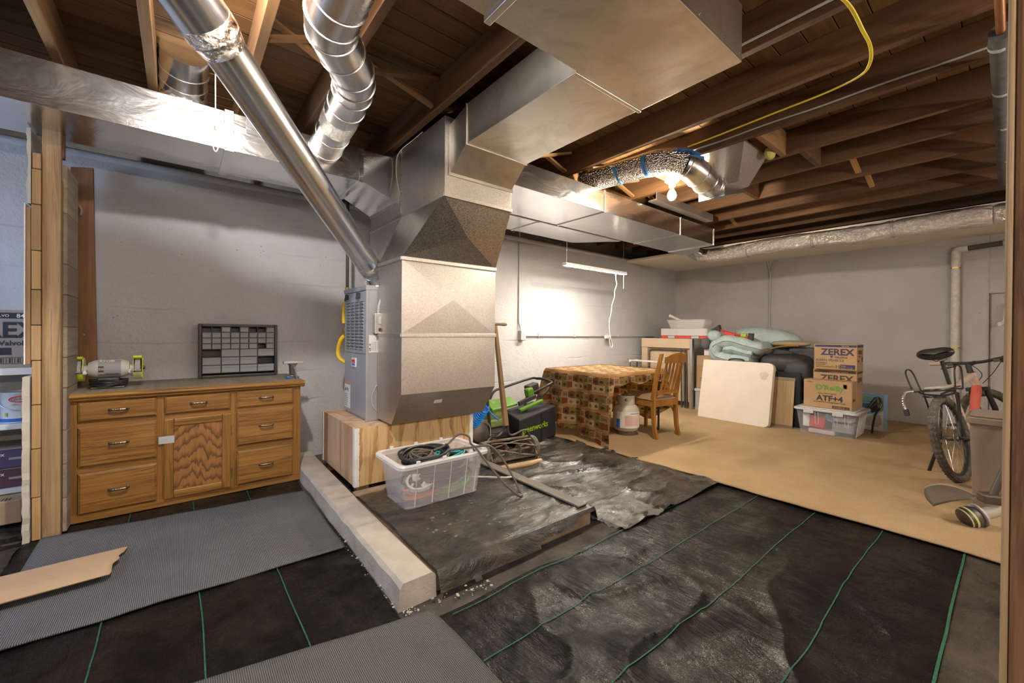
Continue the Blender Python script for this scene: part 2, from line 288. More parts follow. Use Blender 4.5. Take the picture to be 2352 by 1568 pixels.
# motor plate print
# ================================================================ geometry helpers
class B:
    def __init__(s): s.v = []; s.f = []; s.uv = None
    def add(s, vs, fs):
        k = len(s.v); s.v += [Vector(p) for p in vs]; s.f += [[i+k for i in f] for f in fs]; return s
    def box(s, x0, x1, y0, y1, z0, z1):
        vs = [(x, y, z) for x in (x0, x1) for y in (y0, y1) for z in (z0, z1)]
        return s.add(vs, [(0, 1, 3, 2), (4, 6, 7, 5), (0, 4, 5, 1), (2, 3, 7, 6), (0, 2, 6, 4), (1, 5, 7, 3)])
    def hexa(s, p):          # 8 points: bottom loop 0-3, top loop 4-7
        return s.add(p, [(3, 2, 1, 0), (4, 5, 6, 7), (0, 1, 5, 4), (1, 2, 6, 5), (2, 3, 7, 6), (3, 0, 4, 7)])
    def obox(s, c, size, M=None):
        b = B().box(-size[0]/2, size[0]/2, -size[1]/2, size[1]/2, -size[2]/2, size[2]/2)
        T = Matrix.Translation(c) @ (M.to_4x4() if M else Matrix.Identity(4))
        return s.add([T @ v for v in b.v], b.f)
    def prism(s, poly, a0, a1, axis='Z'):
        def mk(p, a):
            return {'Z': (p[0], p[1], a), 'X': (a, p[0], p[1]), 'Y': (p[0], a, p[1])}[axis]
        n = len(poly); vs = [mk(p, a0) for p in poly]+[mk(p, a1) for p in poly]
        fs = [list(range(n))[::-1], list(range(n, 2*n))]+[(i, (i+1) % n, n+(i+1) % n, n+i) for i in range(n)]
        return s.add(vs, fs)
    def tube(s, pts, r, n=10, caps=True, closed=False, flat=1.0):
        pts = [Vector(p) for p in pts]; m = len(pts); rr = r if isinstance(r, (list, tuple)) else [r]*m
        tn = []
        for i in range(m):
            a = pts[(i-1) % m] if (closed or i > 0) else pts[i]; b = pts[(i+1) % m] if (closed or i < m-1) else pts[i]
            d = (b-a); tn.append(d.normalized() if d.length > 1e-9 else Vector((0, 0, 1)))
        up = Vector((0, 0, 1)) if abs(tn[0].z) < .9 else Vector((1, 0, 0))
        nr = (up-tn[0]*up.dot(tn[0])).normalized(); vs = []
        for i in range(m):
            nr = (nr-tn[i]*nr.dot(tn[i])); nr = nr.normalized() if nr.length > 1e-6 else tn[i].orthogonal().normalized()
            bi = tn[i].cross(nr)
            for k in range(n):
                a = 2*pi*k/n; vs.append(pts[i]+nr*(cos(a)*rr[i]*flat)+bi*(sin(a)*rr[i]))
        fs = []
        for i in range(m if closed else m-1):
            j = (i+1) % m
            for k in range(n): fs.append((i*n+k, i*n+(k+1) % n, j*n+(k+1) % n, j*n+k))
        if caps and not closed: fs += [list(range(n))[::-1], list(range((m-1)*n, m*n))]
        return s.add(vs, fs)
    def lathe(s, prof, c=(0, 0, 0), M=None, n=24, caps=True):   # prof: (radius, height) along local Z
        T = Matrix.Translation(c) @ (M.to_4x4() if M else Matrix.Identity(4)); vs = []
        for r, h in prof:
            for k in range(n): vs.append(T @ Vector((r*cos(2*pi*k/n), r*sin(2*pi*k/n), h)))
        m = len(prof); fs = [(i*n+k, i*n+(k+1) % n, (i+1)*n+(k+1) % n, (i+1)*n+k) for i in range(m-1) for k in range(n)]
        if caps: fs += [list(range(n))[::-1], list(range((m-1)*n, m*n))]
        return s.add(vs, fs)
    def ell(s, c, r, M=None, n=16, m=10):
        pr = [(sin(pi*i/m), -cos(pi*i/m)) for i in range(m+1)]; pr[0] = (.001, -1); pr[-1] = (.001, 1)
        T = (M.to_4x4() if M else Matrix.Identity(4)) @ Matrix.Diagonal((*r, 1)); b = B().lathe(pr, n=n)
        return s.add([Vector(c)+(T @ v) for v in b.v], b.f)
    def grid(s, fn, nu, nv, keep=None):
        vs = [fn(i/nu, j/nv) for i in range(nu+1) for j in range(nv+1)]
        fs = []
        for i in range(nu):
            for j in range(nv):
                q = (i*(nv+1)+j, (i+1)*(nv+1)+j, (i+1)*(nv+1)+j+1, i*(nv+1)+j+1)
                if keep is None or keep((i+.5)/nu, (j+.5)/nv, vs[q[0]]): fs.append(q)
        return s.add(vs, fs)
    def rbox(s, x0, x1, y0, y1, z0, z1, r, n=4):   # box with rounded vertical corners
        return s.prism(rrect(x0, x1, y0, y1, r, n), z0, z1)
    def xf(s, M): s.v = [M @ v for v in s.v]; return s
def rrect(x0, x1, y0, y1, r, n=4):
    out = []
    for cx, cy, a in ((x1-r, y1-r, 0), (x0+r, y1-r, 90), (x0+r, y0+r, 180), (x1-r, y0+r, 270)):
        for i in range(n+1):
            t = radians(a+90*i/n); out.append((cx+r*cos(t), cy+r*sin(t)))
    return out
def R(ax, d): return Matrix.Rotation(radians(d), 3, ax)
def align(d, up=(0, 0, 1)):      # 3x3 whose local Z is d
    d = Vector(d).normalized(); return d.to_track_quat('Z', 'Y').to_matrix()
def spline(pts, n=8):
    P = [Vector(p) for p in pts]; out = []
    for i in range(len(P)-1):
        a = P[max(i-1, 0)]; b = P[i]; c = P[i+1]; d = P[min(i+2, len(P)-1)]
        for k in range(n):
            t = k/n; out.append(.5*((2*b)+(c-a)*t+(2*a-5*b+4*c-d)*t*t+(3*b-a-3*c+d)*t**3))
    return out+[P[-1]]
def nz(x, y, s=1.0, seed=0.0): return mnoise.noise(Vector((x*s+seed, y*s-seed, seed*1.7)))
def fbm(x, y, s=1.0, seed=0.0, o=4): return sum(nz(x, y, s*2**i, seed+i*3.1)/2**i for i in range(o))

WM = {}; ALLM = MATS
def reg(o, parent, ml):
    COL.objects.link(o)
    if parent is not None: o.parent = parent
    o.matrix_local = ml; WM[o.name] = (WM[parent.name] if parent is not None else Matrix.Identity(4)) @ ml
    return o
def tag(o, label=None, cat=None, group=None, kind=None):
    if label: o['label'] = label
    if cat: o['category'] = cat
    if group: o['group'] = group
    if kind: o['kind'] = kind
    return o
def thing(name, label, cat, loc=(0, 0, 0), rz=0, group=None, M=None):
    o = bpy.data.objects.new(name, None); o.empty_display_size = .1
    reg(o, None, M if M is not None else Matrix.Translation(loc) @ Matrix.Rotation(radians(rz), 4, 'Z'))
    return tag(o, label, cat, group)
def mesh(name, b, mat, smooth=False, ang=38):
    me = bpy.data.meshes.new(name); me.from_pydata([tuple(v) for v in b.v], [], [tuple(f) for f in b.f]); me.update()
    bm = bmesh.new(); bm.from_mesh(me); bmesh.ops.recalc_face_normals(bm, faces=bm.faces); bm.to_mesh(me); bm.free()
    me.materials.append(MATS[mat])
    if smooth:
        for p in me.polygons: p.use_smooth = True
        me.set_sharp_from_angle(angle=radians(ang))
    return me
def part(name, b, mat, parent=None, smooth=False, bev=0, local=False, ml=None, label=None, seg=2):
    """One mesh object. World coordinates unless local; ml = matrix in the parent's frame for local meshes."""
    if not local and ml is None and parent is not None: b.xf(WM[parent.name].inverted())
    o = bpy.data.objects.new(name, mesh(name, b, mat, smooth))
    reg(o, parent, ml if ml is not None else Matrix.Identity(4))
    if bev:
        m = o.modifiers.new('bevel', 'BEVEL'); m.width = bev; m.segments = seg; m.limit_method = 'ANGLE'; m.angle_limit = radians(50)
    if label: o['label'] = label
    return o
def solo(name, b, mat, label, cat, smooth=False, bev=0, group=None, kind=None, at=None):
    """A thing that is one mesh; origin at its base."""
    if at is None:
        n = len(b.v); c = sum(b.v, Vector())/n; at = Vector((c.x, c.y, min(v.z for v in b.v)))
    at = Vector(at); b.xf(Matrix.Translation(-at))
    o = part(name, b, mat, None, smooth, bev, ml=Matrix.Translation(at)); return tag(o, label, cat, group, kind)
def struct(name, b, mat, smooth=False, bev=0, label=None):
    o = part(name, b, mat, None, smooth, bev); o['kind'] = 'structure'
    if label: o['label'] = label
    return o
def inst(o, parent, ml, name=None):       # copy sharing mesh data
    c = o.copy(); c.name = name or o.name.split('.')[0]; COL.objects.link(c); c.parent = parent; c.matrix_local = ml
    WM[c.name] = (WM[parent.name] if parent is not None else Matrix.Identity(4)) @ ml; return c
def beam(name, p0, p1, w, h, mat, parent, roll=0, bev=.002, ext=0):   # board along p0-p1, grain along local X
    p0 = Vector(p0); p1 = Vector(p1); d = p1-p0; L = d.length; x = d.normalized()
    z = Vector((0, 0, 1)) if abs(x.z) < .95 else Vector((0, 1, 0)); y = z.cross(x).normalized(); z = x.cross(y)
    Rm = Matrix((x, y, z)).transposed() @ Matrix.Rotation(radians(roll), 3, 'X')
    ml = Matrix.Translation((p0+p1)/2) @ Rm.to_4x4()
    if parent is not None: ml = WM[parent.name].inverted() @ ml
    return part(name, B().box(-L/2-ext, L/2+ext, -w/2, w/2, -h/2, h/2), mat, parent, bev=bev, local=True, ml=ml)
_tc = {}
def text(body, size, mat, parent, origin, right, up, name='lettering', bold=0.0, align_x='LEFT', xs=1.0, ex=.0006, shear=0):
    """Flat raised print: origin, right and up given in world space."""
    key = (body, round(size, 4), bold, align_x, xs, mat, shear)
    if key not in _tc:
        cu = bpy.data.curves.new('text', 'FONT'); cu.body = body; cu.size = size; cu.offset = bold*size; cu.align_x = align_x; cu.extrude = ex; cu.resolution_u = 3; cu.shear = shear
        to = bpy.data.objects.new('text', cu); COL.objects.link(to); bpy.context.view_layer.update()
        me = bpy.data.meshes.new_from_object(to.evaluated_get(bpy.context.evaluated_depsgraph_get()))
        bpy.data.objects.remove(to); bpy.data.curves.remove(cu)
        me.transform(Matrix.Diagonal((xs, 1, 1, 1))); me.name = 'lettering'; me.materials.clear(); me.materials.append(MATS[mat]); _tc[key] = me
    r = Vector(right).normalized(); u = Vector(up).normalized(); n = r.cross(u)
    Mw = Matrix.Translation(Vector(origin)+n*.0012) @ Matrix((r, u, n)).transposed().to_4x4()
    o = bpy.data.objects.new(name, _tc[key]); reg(o, parent, WM[parent.name].inverted() @ Mw); return o
def decal(name, parent, mat, origin, right, up, w, h, t=.0012):
    r = Vector(right).normalized(); u = Vector(up).normalized(); n = r.cross(u); o = Vector(origin)
    b = B().hexa([o+r*a*w+u*c*h+n*e for e in (-.0005, t) for a, c in ((0, 0), (1, 0), (1, 1), (0, 1))])
    return part(name, b, mat, parent)
# ================================================================ the room
FL = struct('floor', B().box(-2.6, 7.9, -3.0, 4.45, -.12, -.012), 'soil')
CEIL_Z = 2.66
struct('wall_back', B().box(-2.6, 7.95, 4.30, 4.5, -.05, 2.49), 'wall_grey')
b = B().tube([(-2.6, 4.288, 2.47), (7.7, 4.288, 2.47)], .03, 12); struct('trim_1', b, 'wall_grey', True)
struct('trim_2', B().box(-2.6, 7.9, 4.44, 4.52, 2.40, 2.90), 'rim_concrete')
struct('wall_right', B().box(7.7, 7.95, .22, 4.5, -.05, 2.90).box(7.76, 7.95, -3.0, .22, -.05, 2.9).box(7.7, 7.77, -3, .23, 1.72, 2.9), 'wall_far', bev=.02)
struct('wall_left', B().box(-2.75, -2.6, -3.0, 4.45, -.05, 2.9), 'wall_grey'); struct('wall_front', B().box(-2.75, 7.95, -3.15, -3.0, -.05, 2.9), 'panel_tan')
W1 = struct('added_window', B().box(-2.62, -2.59, 2.5, 3.5, 1.25, 2.05), 'white_paint')  # unseen glowing window, added to give the left room its cool light
part('added_window_pane', B().box(-2.585, -2.58, 2.56, 3.44, 1.31, 1.99), 'cool_fill', W1)
CE = struct('ceiling', B().box(-2.6, 7.9, -3.0, 4.5, 2.905, 2.93), 'subfloor_wood')
y = -1.9; k = 0
while y < 4.44:                       # subfloor planks, laid across the joists
    w = .138+.006*random.random(); part('subfloor_plank', B().box(-2.2, 7.8, y, y+w-.005, 2.862+.004*random.random(), 2.903), 'subfloor_wood', CE, bev=.002, seg=1); y += w; k += 1
JX = [-2.15, -1.75, -1.35, -.95, -.55, -.158, .295, .693, 1.30, 1.76, 2.27, 2.77, 3.265, 3.83, 4.29, 4.83, 5.385, 5.90, 6.38, 6.86, 7.34]
for x in JX:
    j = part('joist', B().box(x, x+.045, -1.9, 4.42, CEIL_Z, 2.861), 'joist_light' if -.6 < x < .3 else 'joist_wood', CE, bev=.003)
for a, c, yy in ((6, 7, 2.45), (7, 8, 2.42), (8, 9, 2.5), (11, 12, 2.6), (12, 13, 2.62), (13, 14, 2.6), (16, 17, 2.4), (10, 11, 2.62), (6, 7, .9), (14, 15, .9), (15, 16, .9)):    # cross bridging
    x0 = JX[a]+.045; x1 = JX[c]
    beam('bridging_brace', (x0+.005, yy-.03, 2.69), (x1-.005, yy-.03, 2.84), .042, .02, 'brace_wood', CE)
    beam('bridging_brace', (x0+.005, yy+.03, 2.84), (x1-.005, yy+.03, 2.69), .042, .02, 'brace_wood', CE)
for x0, x1, yy, m in ((3.31, 3.83, 1.22, 'brace_wood'), (3.31, 3.83, 2.12, 'brace_wood'), (3.875, 4.29, 1.1, 'joist_wood'), (4.335, 4.83, 1.78, 'joist_wood'), (2.815, 3.265, 2.8, 'brace_wood')):   # blocking
    beam('blocking', (x0, yy, 2.755), (x1, yy, 2.755), .04, .19, m, CE)
# dropped plaster ceiling by the far wall
struct('trim_3', B().box(6.02, 7.71, -3.0, 4.30, 2.44, 2.47), 'drywall', label='cream plasterboard ceiling strip beside the far grey wall')
# near post at the right edge of the view
sp0 = thing('support_post', 'rough reddish brown timber post at the right edge of the picture', 'post', (1.02, -.07, 0)); part('timber', B().box(.95, 1.10, -.16, .0045, -.012, 2.66), 'post_near', sp0, bev=.005); part('edge_strip', B().box(.952, 1.10, .0046, .0128, -.012, 2.66), 'stud_wood', sp0, bev=.003)  # timber with a thin paler strip along its left edge
# ---- torn partition on the left
PW = thing('wall_partition', None, None, (-.58, 3.5, 0)); PW['kind'] = 'structure'
part('stud', B().box(-.614, -.541, 3.49, 3.535, -.01, 2.36), 'stud_wood', PW, bev=.004)
part('stud', B().box(-.60, -.535, 3.54, 3.58, 2.20, 2.36), 'stud_brown', PW, bev=.003)
zs = [.0, .245, .52, .77, 1.02, 1.22, 1.42, 1.64, 1.90, 2.10, 2.19]; 
for i in range(len(zs)-1):            # board ends seen along the torn edge
    part('board', B().box(-.652+.003*random.random(), -.616, 3.478+.008*random.random(), 4.2, zs[i]+.002, zs[i+1]-.002), 'lath_wood', PW, bev=.002, seg=1)
zb = [.0, .2, .40, .60, .85, 1.03, 1.21, 1.40, 1.58, 1.88, 2.16]
for i in range(len(zb)-1):            # boards facing the workshop side
    part('board', B().box(-.540, -.523+.003*random.random(), 3.536, 3.86, zb[i]+.0025, zb[i+1]), 'old_board', PW, bev=.002, seg=1)
part('plasterboard', B().box(-.672, -.654, 3.482, 4.2, 1.0, 1.88), 'lath_wood', PW, bev=.002); part('paper_edge', B().box(-.679, -.673, 3.480, 4.2, 1.0, 1.90), 'white_paint', PW)
rows = 26; bb = B()
def torn(u, v):
    z = -.005+u*.93; a = [(0, 0), (1, 0), (1, 1), (0, 1)]
    return z
pts = []
for i in range(rows+1):
    z = .0+.93*i/rows; q = .006*nz(z*18, 0, 1, 3); e = .008*nz(z*30, 5, 1, 1)
    pts.append([(-.682+q, 3.466+e, z), (-.656+q*.5, 3.474+e, z), (-.654, 3.9, z), (-.678, 3.9, z)])
for i in range(rows): bb.hexa(pts[i]+pts[i+1])
part('torn_plaster', bb, 'plaster', PW, bev=0)
bb = B()
for i in range(20):
    z = 1.9+.42*i/20; q = .006*nz(z*20, 1, 1, 2); z2 = z+.021
    bb.hexa([(-.668+q, 3.482, z), (-.654, 3.482, z), (-.654, 3.9, z), (-.668, 3.9, z), (-.668+q, 3.482, z2), (-.654, 3.482, z2), (-.654, 3.9, z2), (-.668, 3.9, z2)])
part('torn_plaster', bb, 'plaster', PW)
# brown board standing on the wall behind the cabinet
bp = thing('wall_board', 'long brown timber board standing against the grey wall behind the bench grinder', 'board', (-.52, 4.22, 0))
part('board_face', B().hexa([(-.585, 4.16, 0), (-.455, 4.16, 0), (-.455, 4.20, 0), (-.585, 4.20, 0), (-.600, 4.16, 2.33), (-.488, 4.16, 2.35), (-.488, 4.20, 2.35), (-.600, 4.20, 2.33)]), 'stud_brown', bp, bev=.004)
part('nail', B().lathe([(.006, 0), (.008, .012), (.003, .016)], (-.53, 4.156, 1.16), R('X', 90), 8), 'screw', bp); part('hook', B().tube(spline([(-.545, 4.16, 2.0), (-.545, 4.13, 2.0), (-.54, 4.12, 2.03), (-.55, 4.125, 2.06)], 4), .006, 6), 'screw', bp)
# ================================================================ ground covers
def sheet(name, fn, nu, nv, mat, label, cat, keep=None, at=(0, 0, 0)):
    o = solo(name, B().grid(fn, nu, nv, keep), mat, label, cat, True, at=at)
    return o
def fabR(u, v):
    x = .55+u*2.83; y = .165+v*1.36; 
    wr = .008*max(0, nz(x*3.5+y*1.2, y*1.1, 1, 2))+.006*abs(fbm(x, y*2.2, 1.6, 5, 3)); e = min(1, min(v, 1-v, u, 1-u)*9)
    rd = max(0, 1-abs(nz(x*1.9+y*1.1, y*2.7-x*.9, 1, 4))*2.2); rd2 = max(0, 1-abs(nz(x*4.3-y*1.0, y*3.1+x*1.4, 1, 12))*2.4); wr += (.016*rd**4+.008*rd2**3)*max(.15, 1-abs(x-1.55)/1.3)
    yy = y+(.02*nz(x, 0, 2.5, 9) if v > .98 else 0)
    return (x, yy, -.004+wr*(.2+.8*e))
FR = sheet('ground_fabric', fabR, 260, 130, 'fabric_black', 'black woven ground fabric with green stripes spread before the tan carpet', 'ground fabric')
for yy in (1.205, .855, .505, .172):
    pts = []
    for i in range(60):
        x = .86+(3.36-.86)*i/59; q = yy+.018*nz(x, yy, 1.3, 4)+.004*nz(x, yy, 6, 8) if yy > .2 else yy+.004*nz(x, yy, 3, 8)
        z = fabR((x-.55)/2.83, (q-.165)/1.36)[2]; pts.append((x, q, z+.0035))
    part('stripe', B().tube(pts,   .0026 if yy > .2 else .0050, 5, flat=.25), 'stripe_green', FR)
def fabE(x): return 1.505+.03*nz(x, 0, 2.0, 11)
part('stripe', B().tube([(x, fabE(x), fabR((x-.55)/2.83, .98)[2]+.006) for x in [.9+2.4*i/60 for i in range(61)]], .0028, 5, flat=.3), 'stripe_green', FR)
def fabL(u, v):
    x = -1.3+u*2.03; y = .9+v*2.75
    rd = max(0, 1-abs(nz(x*2.6+y*1.3, y*3.2-x*.8, 1, 9))*2.3); wr = .010*max(0, nz(x*2.0+y*2.6, y*1.5-x, 1, 7))+.006*abs(fbm(x, y, 2.2, 3, 3))+(.010*rd**4 if y < 2.4 else 0)
    return (x+ (.02*nz(y, 1, 2.2, 5) if u > .98 else 0), y, -.007+wr)
FLb = sheet('ground_fabric', fabL, 170, 200, 'fabric_black', 'black woven ground fabric with green stripes under the grey runner by the oak cabinet', 'ground fabric')
for xx in (-.57, -.25, .07, .388):
    pts = []
    for i in range(70):
        y = .95+2.68*i/69; q = xx+.010*nz(y, xx, 1.6, 2); pts.append((q, y, fabL((q+1.3)/2.03, (y-.9)/2.75)[2]+.0035))
    part('stripe', B().tube(pts, .0028, 5, flat=.25), 'stripe_green', FLb)
def rugfn(c00, c10, c11, c01, th=.012, seed=1, lift=.0):
    c = [Vector((*p, 0)) for p in (c00, c10, c11, c01)]
    def fn(u, v):
        p = (c[0]*(1-u)+c[1]*u)*(1-v)+(c[3]*(1-u)+c[2]*u)*v
        e = .010*nz(p.x, p.y, 3.0, seed) if (u in (0, 1) or v in (0, 1)) else 0
        return (p.x+e, p.y+e*1.5, th+.006*abs(nz(p.x, p.y, 2.0, seed))+lift*max(0, nz(p.x, p.y, 2.6, seed+4))*(1 if v < .06 else .3))
    return fn
def rugthing(nm, fn, nu, nv, mat, label):
    b = B().grid(fn, nu, nv); o = solo(nm, b, mat, label, 'rug', True, at=(0, 0, 0))
    m = o.modifiers.new('thick', 'SOLIDIFY'); m.thickness = .007; m.offset = -1; return o
rugthing('carpet_runner', rugfn((-.60, 2.36), (.715, 2.335), (.722, 3.33), (-.612, 3.47), .010, 2, .02), 60, 46, 'rug_grey', 'grey ribbed carpet runner laid in front of the oak cabinet')
rugthing('carpet_runner', rugfn((-.75, .42), (.885, .40), (.832, 1.565), (-.75, 1.90), .016, 6, .0), 56, 46, 'rug_grey_dark', 'grey ribbed carpet offcut in the near foreground touching the kerb end')
def carp(u, v):
    x = 3.35+u*4.36; y = -2.9+v*7.2
    if u == 0: x += .03*nz(y, 0, 1.3, 3)+.02*nz(y, 0, 4, 8)-(.18 if y > 3.0 else 0)*0
    return (x, y, .006+.012*max(0, fbm(x, y, .9, 4, 3))+(.012*max(0, nz(y, 0, 2.1, 9)) if u < .02 else 0))
o = sheet('carpet', carp, 90, 120, 'carpet_beige', 'tan carpet covering the far half of the floor', 'carpet')
m = o.modifiers.new('thick', 'SOLIDIFY'); m.thickness = .008; m.offset = -1
def paper(u, v):
    x = -1.25+u*1.0; y0 = 2.63+.06*u; y1 = 3.0+.02*u; y = y0+(y1-y0)*v
    if u > .9: x += (u-.9)*10*(.018*nz(v*5, 0, 1, 3)+.035*max(0, (v-.5)*2)-.02*max(0, .3-v)*3)
    return (x, y, .026+.035*(1 if v < .02 else (1-abs(v-.30)/.7*.9 if v > .30 else .55+.45*v/.3))*(.6+.4*(1-u)))
o = sheet('cardboard_sheet', paper, 40, 26, 'paper_board', 'torn folded sheet of brown kraft board on the grey runner', 'cardboard'); m = o.modifiers.new('thick', 'SOLIDIFY'); m.thickness = .004; m.offset = -1
# raised slab, kerb, plastic
def curb():
    b = B(); ys = [1.662+i*.12 for i in range(20)]+[4.06]; loops = []
    for i, y in enumerate(ys):
        e = .006*nz(y*7, 0, 1, 4); f = .010*nz(y*9, 3, 1, 6); t = 0 if i else .014; xo = .02*max(0, (y-2.6)/1.4)
        loops.append([(.735+e+xo-f, y, -.01), (.742+e+xo, y+t*.3, .085+f*.3), (.758+xo, y+t, .100), (.895+xo, y+t, .101), (.912+xo, y+t*.5, .088), (.914+xo, y, -.01)])
    n = 6
    b.add([p for l in loops for p in l], [(i*n+k, i*n+(k+1) % n, (i+1)*n+(k+1) % n, (i+1)*n+k) for i in range(len(loops)-1) for k in range(n)]+[list(range(n))[::-1], list(range((len(loops)-1)*n, len(loops)*n))])
    return b
solo('concrete_kerb', curb(), 'concrete', 'low pale concrete kerb running from the furnace platform to the foreground', 'kerb', True)
solo('concrete_slab', B().box(.925, 2.02, 1.685, 2.90, -.01, .088), 'slab_dirt', 'low earthy concrete slab under the black plastic sheet', 'slab', bev=.012)
def plz(x, y):
    sx = min(1, max(0, (2.075-x)/.05)); sy = min(1, max(0, (y-1.615)/.055)); sb = min(1, max(0, (2.98-y)/.28))
    sm = lambda q: q*q*(3-2*q)
    return .004+.102*sm(sx)*sm(sy)*sm(sb)
def plas(u, v):
    x = .917+u*2.46; y = 1.49+v*2.6
    z = plz(x, y); wr = .010*max(0, nz(x*2.2-y*2.0, y*2.6+x*.8, 1, 3))+.010*abs(fbm(x*1.0, y*1.8, 1.9, 6, 4))+.004*abs(nz(x, y, 9, 2))+(.022*max(0, 1-abs(nz(x*2.4, y*3.4, 1, 21))*2.4)**4 if x > 2.15 else .006*max(0, 1-abs(nz(x*2.4, y*3.4, 1, 21))*2.4)**4)
    return (x, y, z+wr*(1 if x > 2.07 or y > 1.7 else .35))
def pkeep(u, v, p):
    x, y, z = p
    if x < 2.10 and y < 1.66 and z < .012+.012*nz(x, 0, 5, 3)+max(0, (x-1.45))*.10: return False
    if x < 1.9 and y > 2.9 and x > .96: return y < 2.98
    return True
sheet('plastic_sheet', plas, 190, 190, 'plastic_black', 'dusty black plastic sheet draped over the slab and the ground behind it', 'plastic sheet', pkeep)
def plas2(u, v): x = 1.15+u*2.4; y = -2.4+v*2.62; return (x, y, -.008+.006*abs(fbm(x*2.5, y, 1.3, 8, 3)))
sheet('plastic_sheet', plas2, 60, 60, 'plastic_black', 'dusty black plastic sheet on the ground beside the near timber post', 'plastic sheet')
def plas3(u, v): x = -2.3+u*1.62; y = 2.3+v*1.98; return (x, y, -.004+.03*abs(fbm(x*1.6, y*1.6, 1.6, 2, 4)))
sheet('plastic_sheet', plas3, 60, 60, 'plastic_black', 'crumpled black plastic sheet below the storage shelves', 'plastic sheet')
def film(u, v):
    x = 2.04+u*.48; y = 1.50+v*.34-.02*u; q = fbm(x*1.3, y*1.3, 3.4, 5, 4)
    return (x+.02*nz(y, x, 9, 1), y+.03*nz(x, y, 8, 4), .014+.085*abs(q)*(1-u*.6)*min(1, 5*min(u+.1, 1-u, v, 1-v)+.15)+.022*abs(nz(x, y, 22, 4)))
sheet('plastic_film', film, 60, 46, 'film_clear', 'crumpled clear plastic film bunched beside the slab corner', 'plastic film')
solo('trim_strip', B().box(1.915, 2.0, 1.70, 2.86, .119, .126).box(1.915, 1.92, 1.70, 2.86, .126, .130), 'strip_grey', 'flat grey brown strip lying along the slab edge on the plastic', 'trim strip', bev=.001)
b = B()
for i in range(90):
    a = random.random()**1.5; x = .74+a*.42; y = 1.625-.06*a+.022*random.gauss(0, 1)
    if i > 60: x = .722+.008*random.gauss(0, 1); y = 1.65+.9*random.random()
    s = .0025+.007*random.random()**2; b.ell((x, y, .004+s*.4), (s, s*.8, s*.5), R('Z', random.random()*180), 6, 4)
solo('concrete_rubble', b, 'concrete', 'small crumbs of broken concrete strewn around the kerb end', 'rubble', kind='stuff', at=(.8, 1.6, 0))
b = B()
for i in range(20):
    x = 1.0+.5*random.random(); y = 1.85+.4*random.random(); s = .004+.007*random.random()
    p = plas((x-.917)/2.46, (y-1.49)/2.6); b.ell((x, y, p[2]+.001), (s, s, s*.35), None, 8, 4)
solo('water_drops', b, 'film_clear', 'small clear water drops beaded on the black plastic', 'water drops', True, kind='stuff', at=(1.4, 2.1, .1))
# ================================================================ furnace and ductwork
def quadpanel(b, p, out=.0, split=True):    # cross-broken panel: four triangles meeting slightly proud
    c = sum((Vector(q) for q in p), Vector())/4+Vector(out); return b.add(list(p)+[c], [(0, 1, 4), (1, 2, 4), (2, 3, 4), (3, 0, 4)])
def cleat(nm, p0, p1, parent, w=.022, h=.022, mat='galvanised'): return beam(nm, p0, p1, w, h, mat, parent, bev=.002)
# ---- plywood platform
PL = thing('furnace_platform', 'plywood box platform with white corner beads under the grey furnace', 'platform', (1.48, 3.42, 0))
part('front_panel', B().box(.985, 1.985, 3.0, 3.018, .07, .495), 'plywood', PL, bev=.001)
part('side_panel', B().box(.98, .998, 3.019, 3.85, .07, .495), 'plywood_pink', PL, bev=.001)
part('back_panel', B().box(.999, 1.99, 3.832, 3.85, .07, .48), 'plywood', PL); part('side_panel', B().box(1.972, 1.99, 3.019, 3.831, .07, .48), 'plywood', PL)
part('top_panel', B().box(.999, 1.971, 3.019, 3.831, .477, .495), 'plywood_pink', PL)
for x0 in (.975, 1.957):
    part('corner_bead', B().prism([(x0, 2.996), (x0+.035, 2.996), (x0+.035, 2.999), (x0+.004 if x0 < 1 else x0+.035, 2.999), (x0+.004 if x0 < 1 else x0+.035, 3.035), (x0, 3.035)] if x0 < 1 else [(x0, 2.996), (x0+.037, 2.996), (x0+.037, 3.035), (x0+.034, 3.035), (x0+.034, 2.999), (x0, 2.999)], .07, .495), 'white_paint', PL)
part('corner_bead', B().box(.974, .979, 3.82, 3.854, .07, .495), 'white_paint', PL)
for x0, y0 in ((1.0, 3.02), (1.0, 3.74), (1.88, 3.02), (1.88, 3.74)): part('leg', B().box(x0, x0+.09, y0, y0+.06, -.01, .475), 'stud_wood', PL, bev=.003)
sc = part('screw', B().lathe([(.005, 0), (.0055, .002), (.002, .003)], (0, 0, 0), None, 8), 'screw', PL, local=True, ml=WM[PL.name].inverted() @ Matrix.Translation((1.01, 2.996, .12)) @ R('X', 90).to_4x4())
for x, y, z, ax in [(1.01, 2.996, q, 'Y') for q in (.2, .29, .38, .46)]+[(.974, yy, q, 'X') for yy in (3.06, 3.28) for q in (.13, .22, .31, .41)]+[(.9795, 3.6, q, 'X') for q in (.16, .28, .42)]+[(1.25, 2.9995, q, 'Y') for q in (.12, .44)]:
    inst(sc, PL, WM[PL.name].inverted() @ Matrix.Translation((x, y, z)) @ (R('X', 90) if ax == 'Y' else R('Y', -90)).to_4x4())
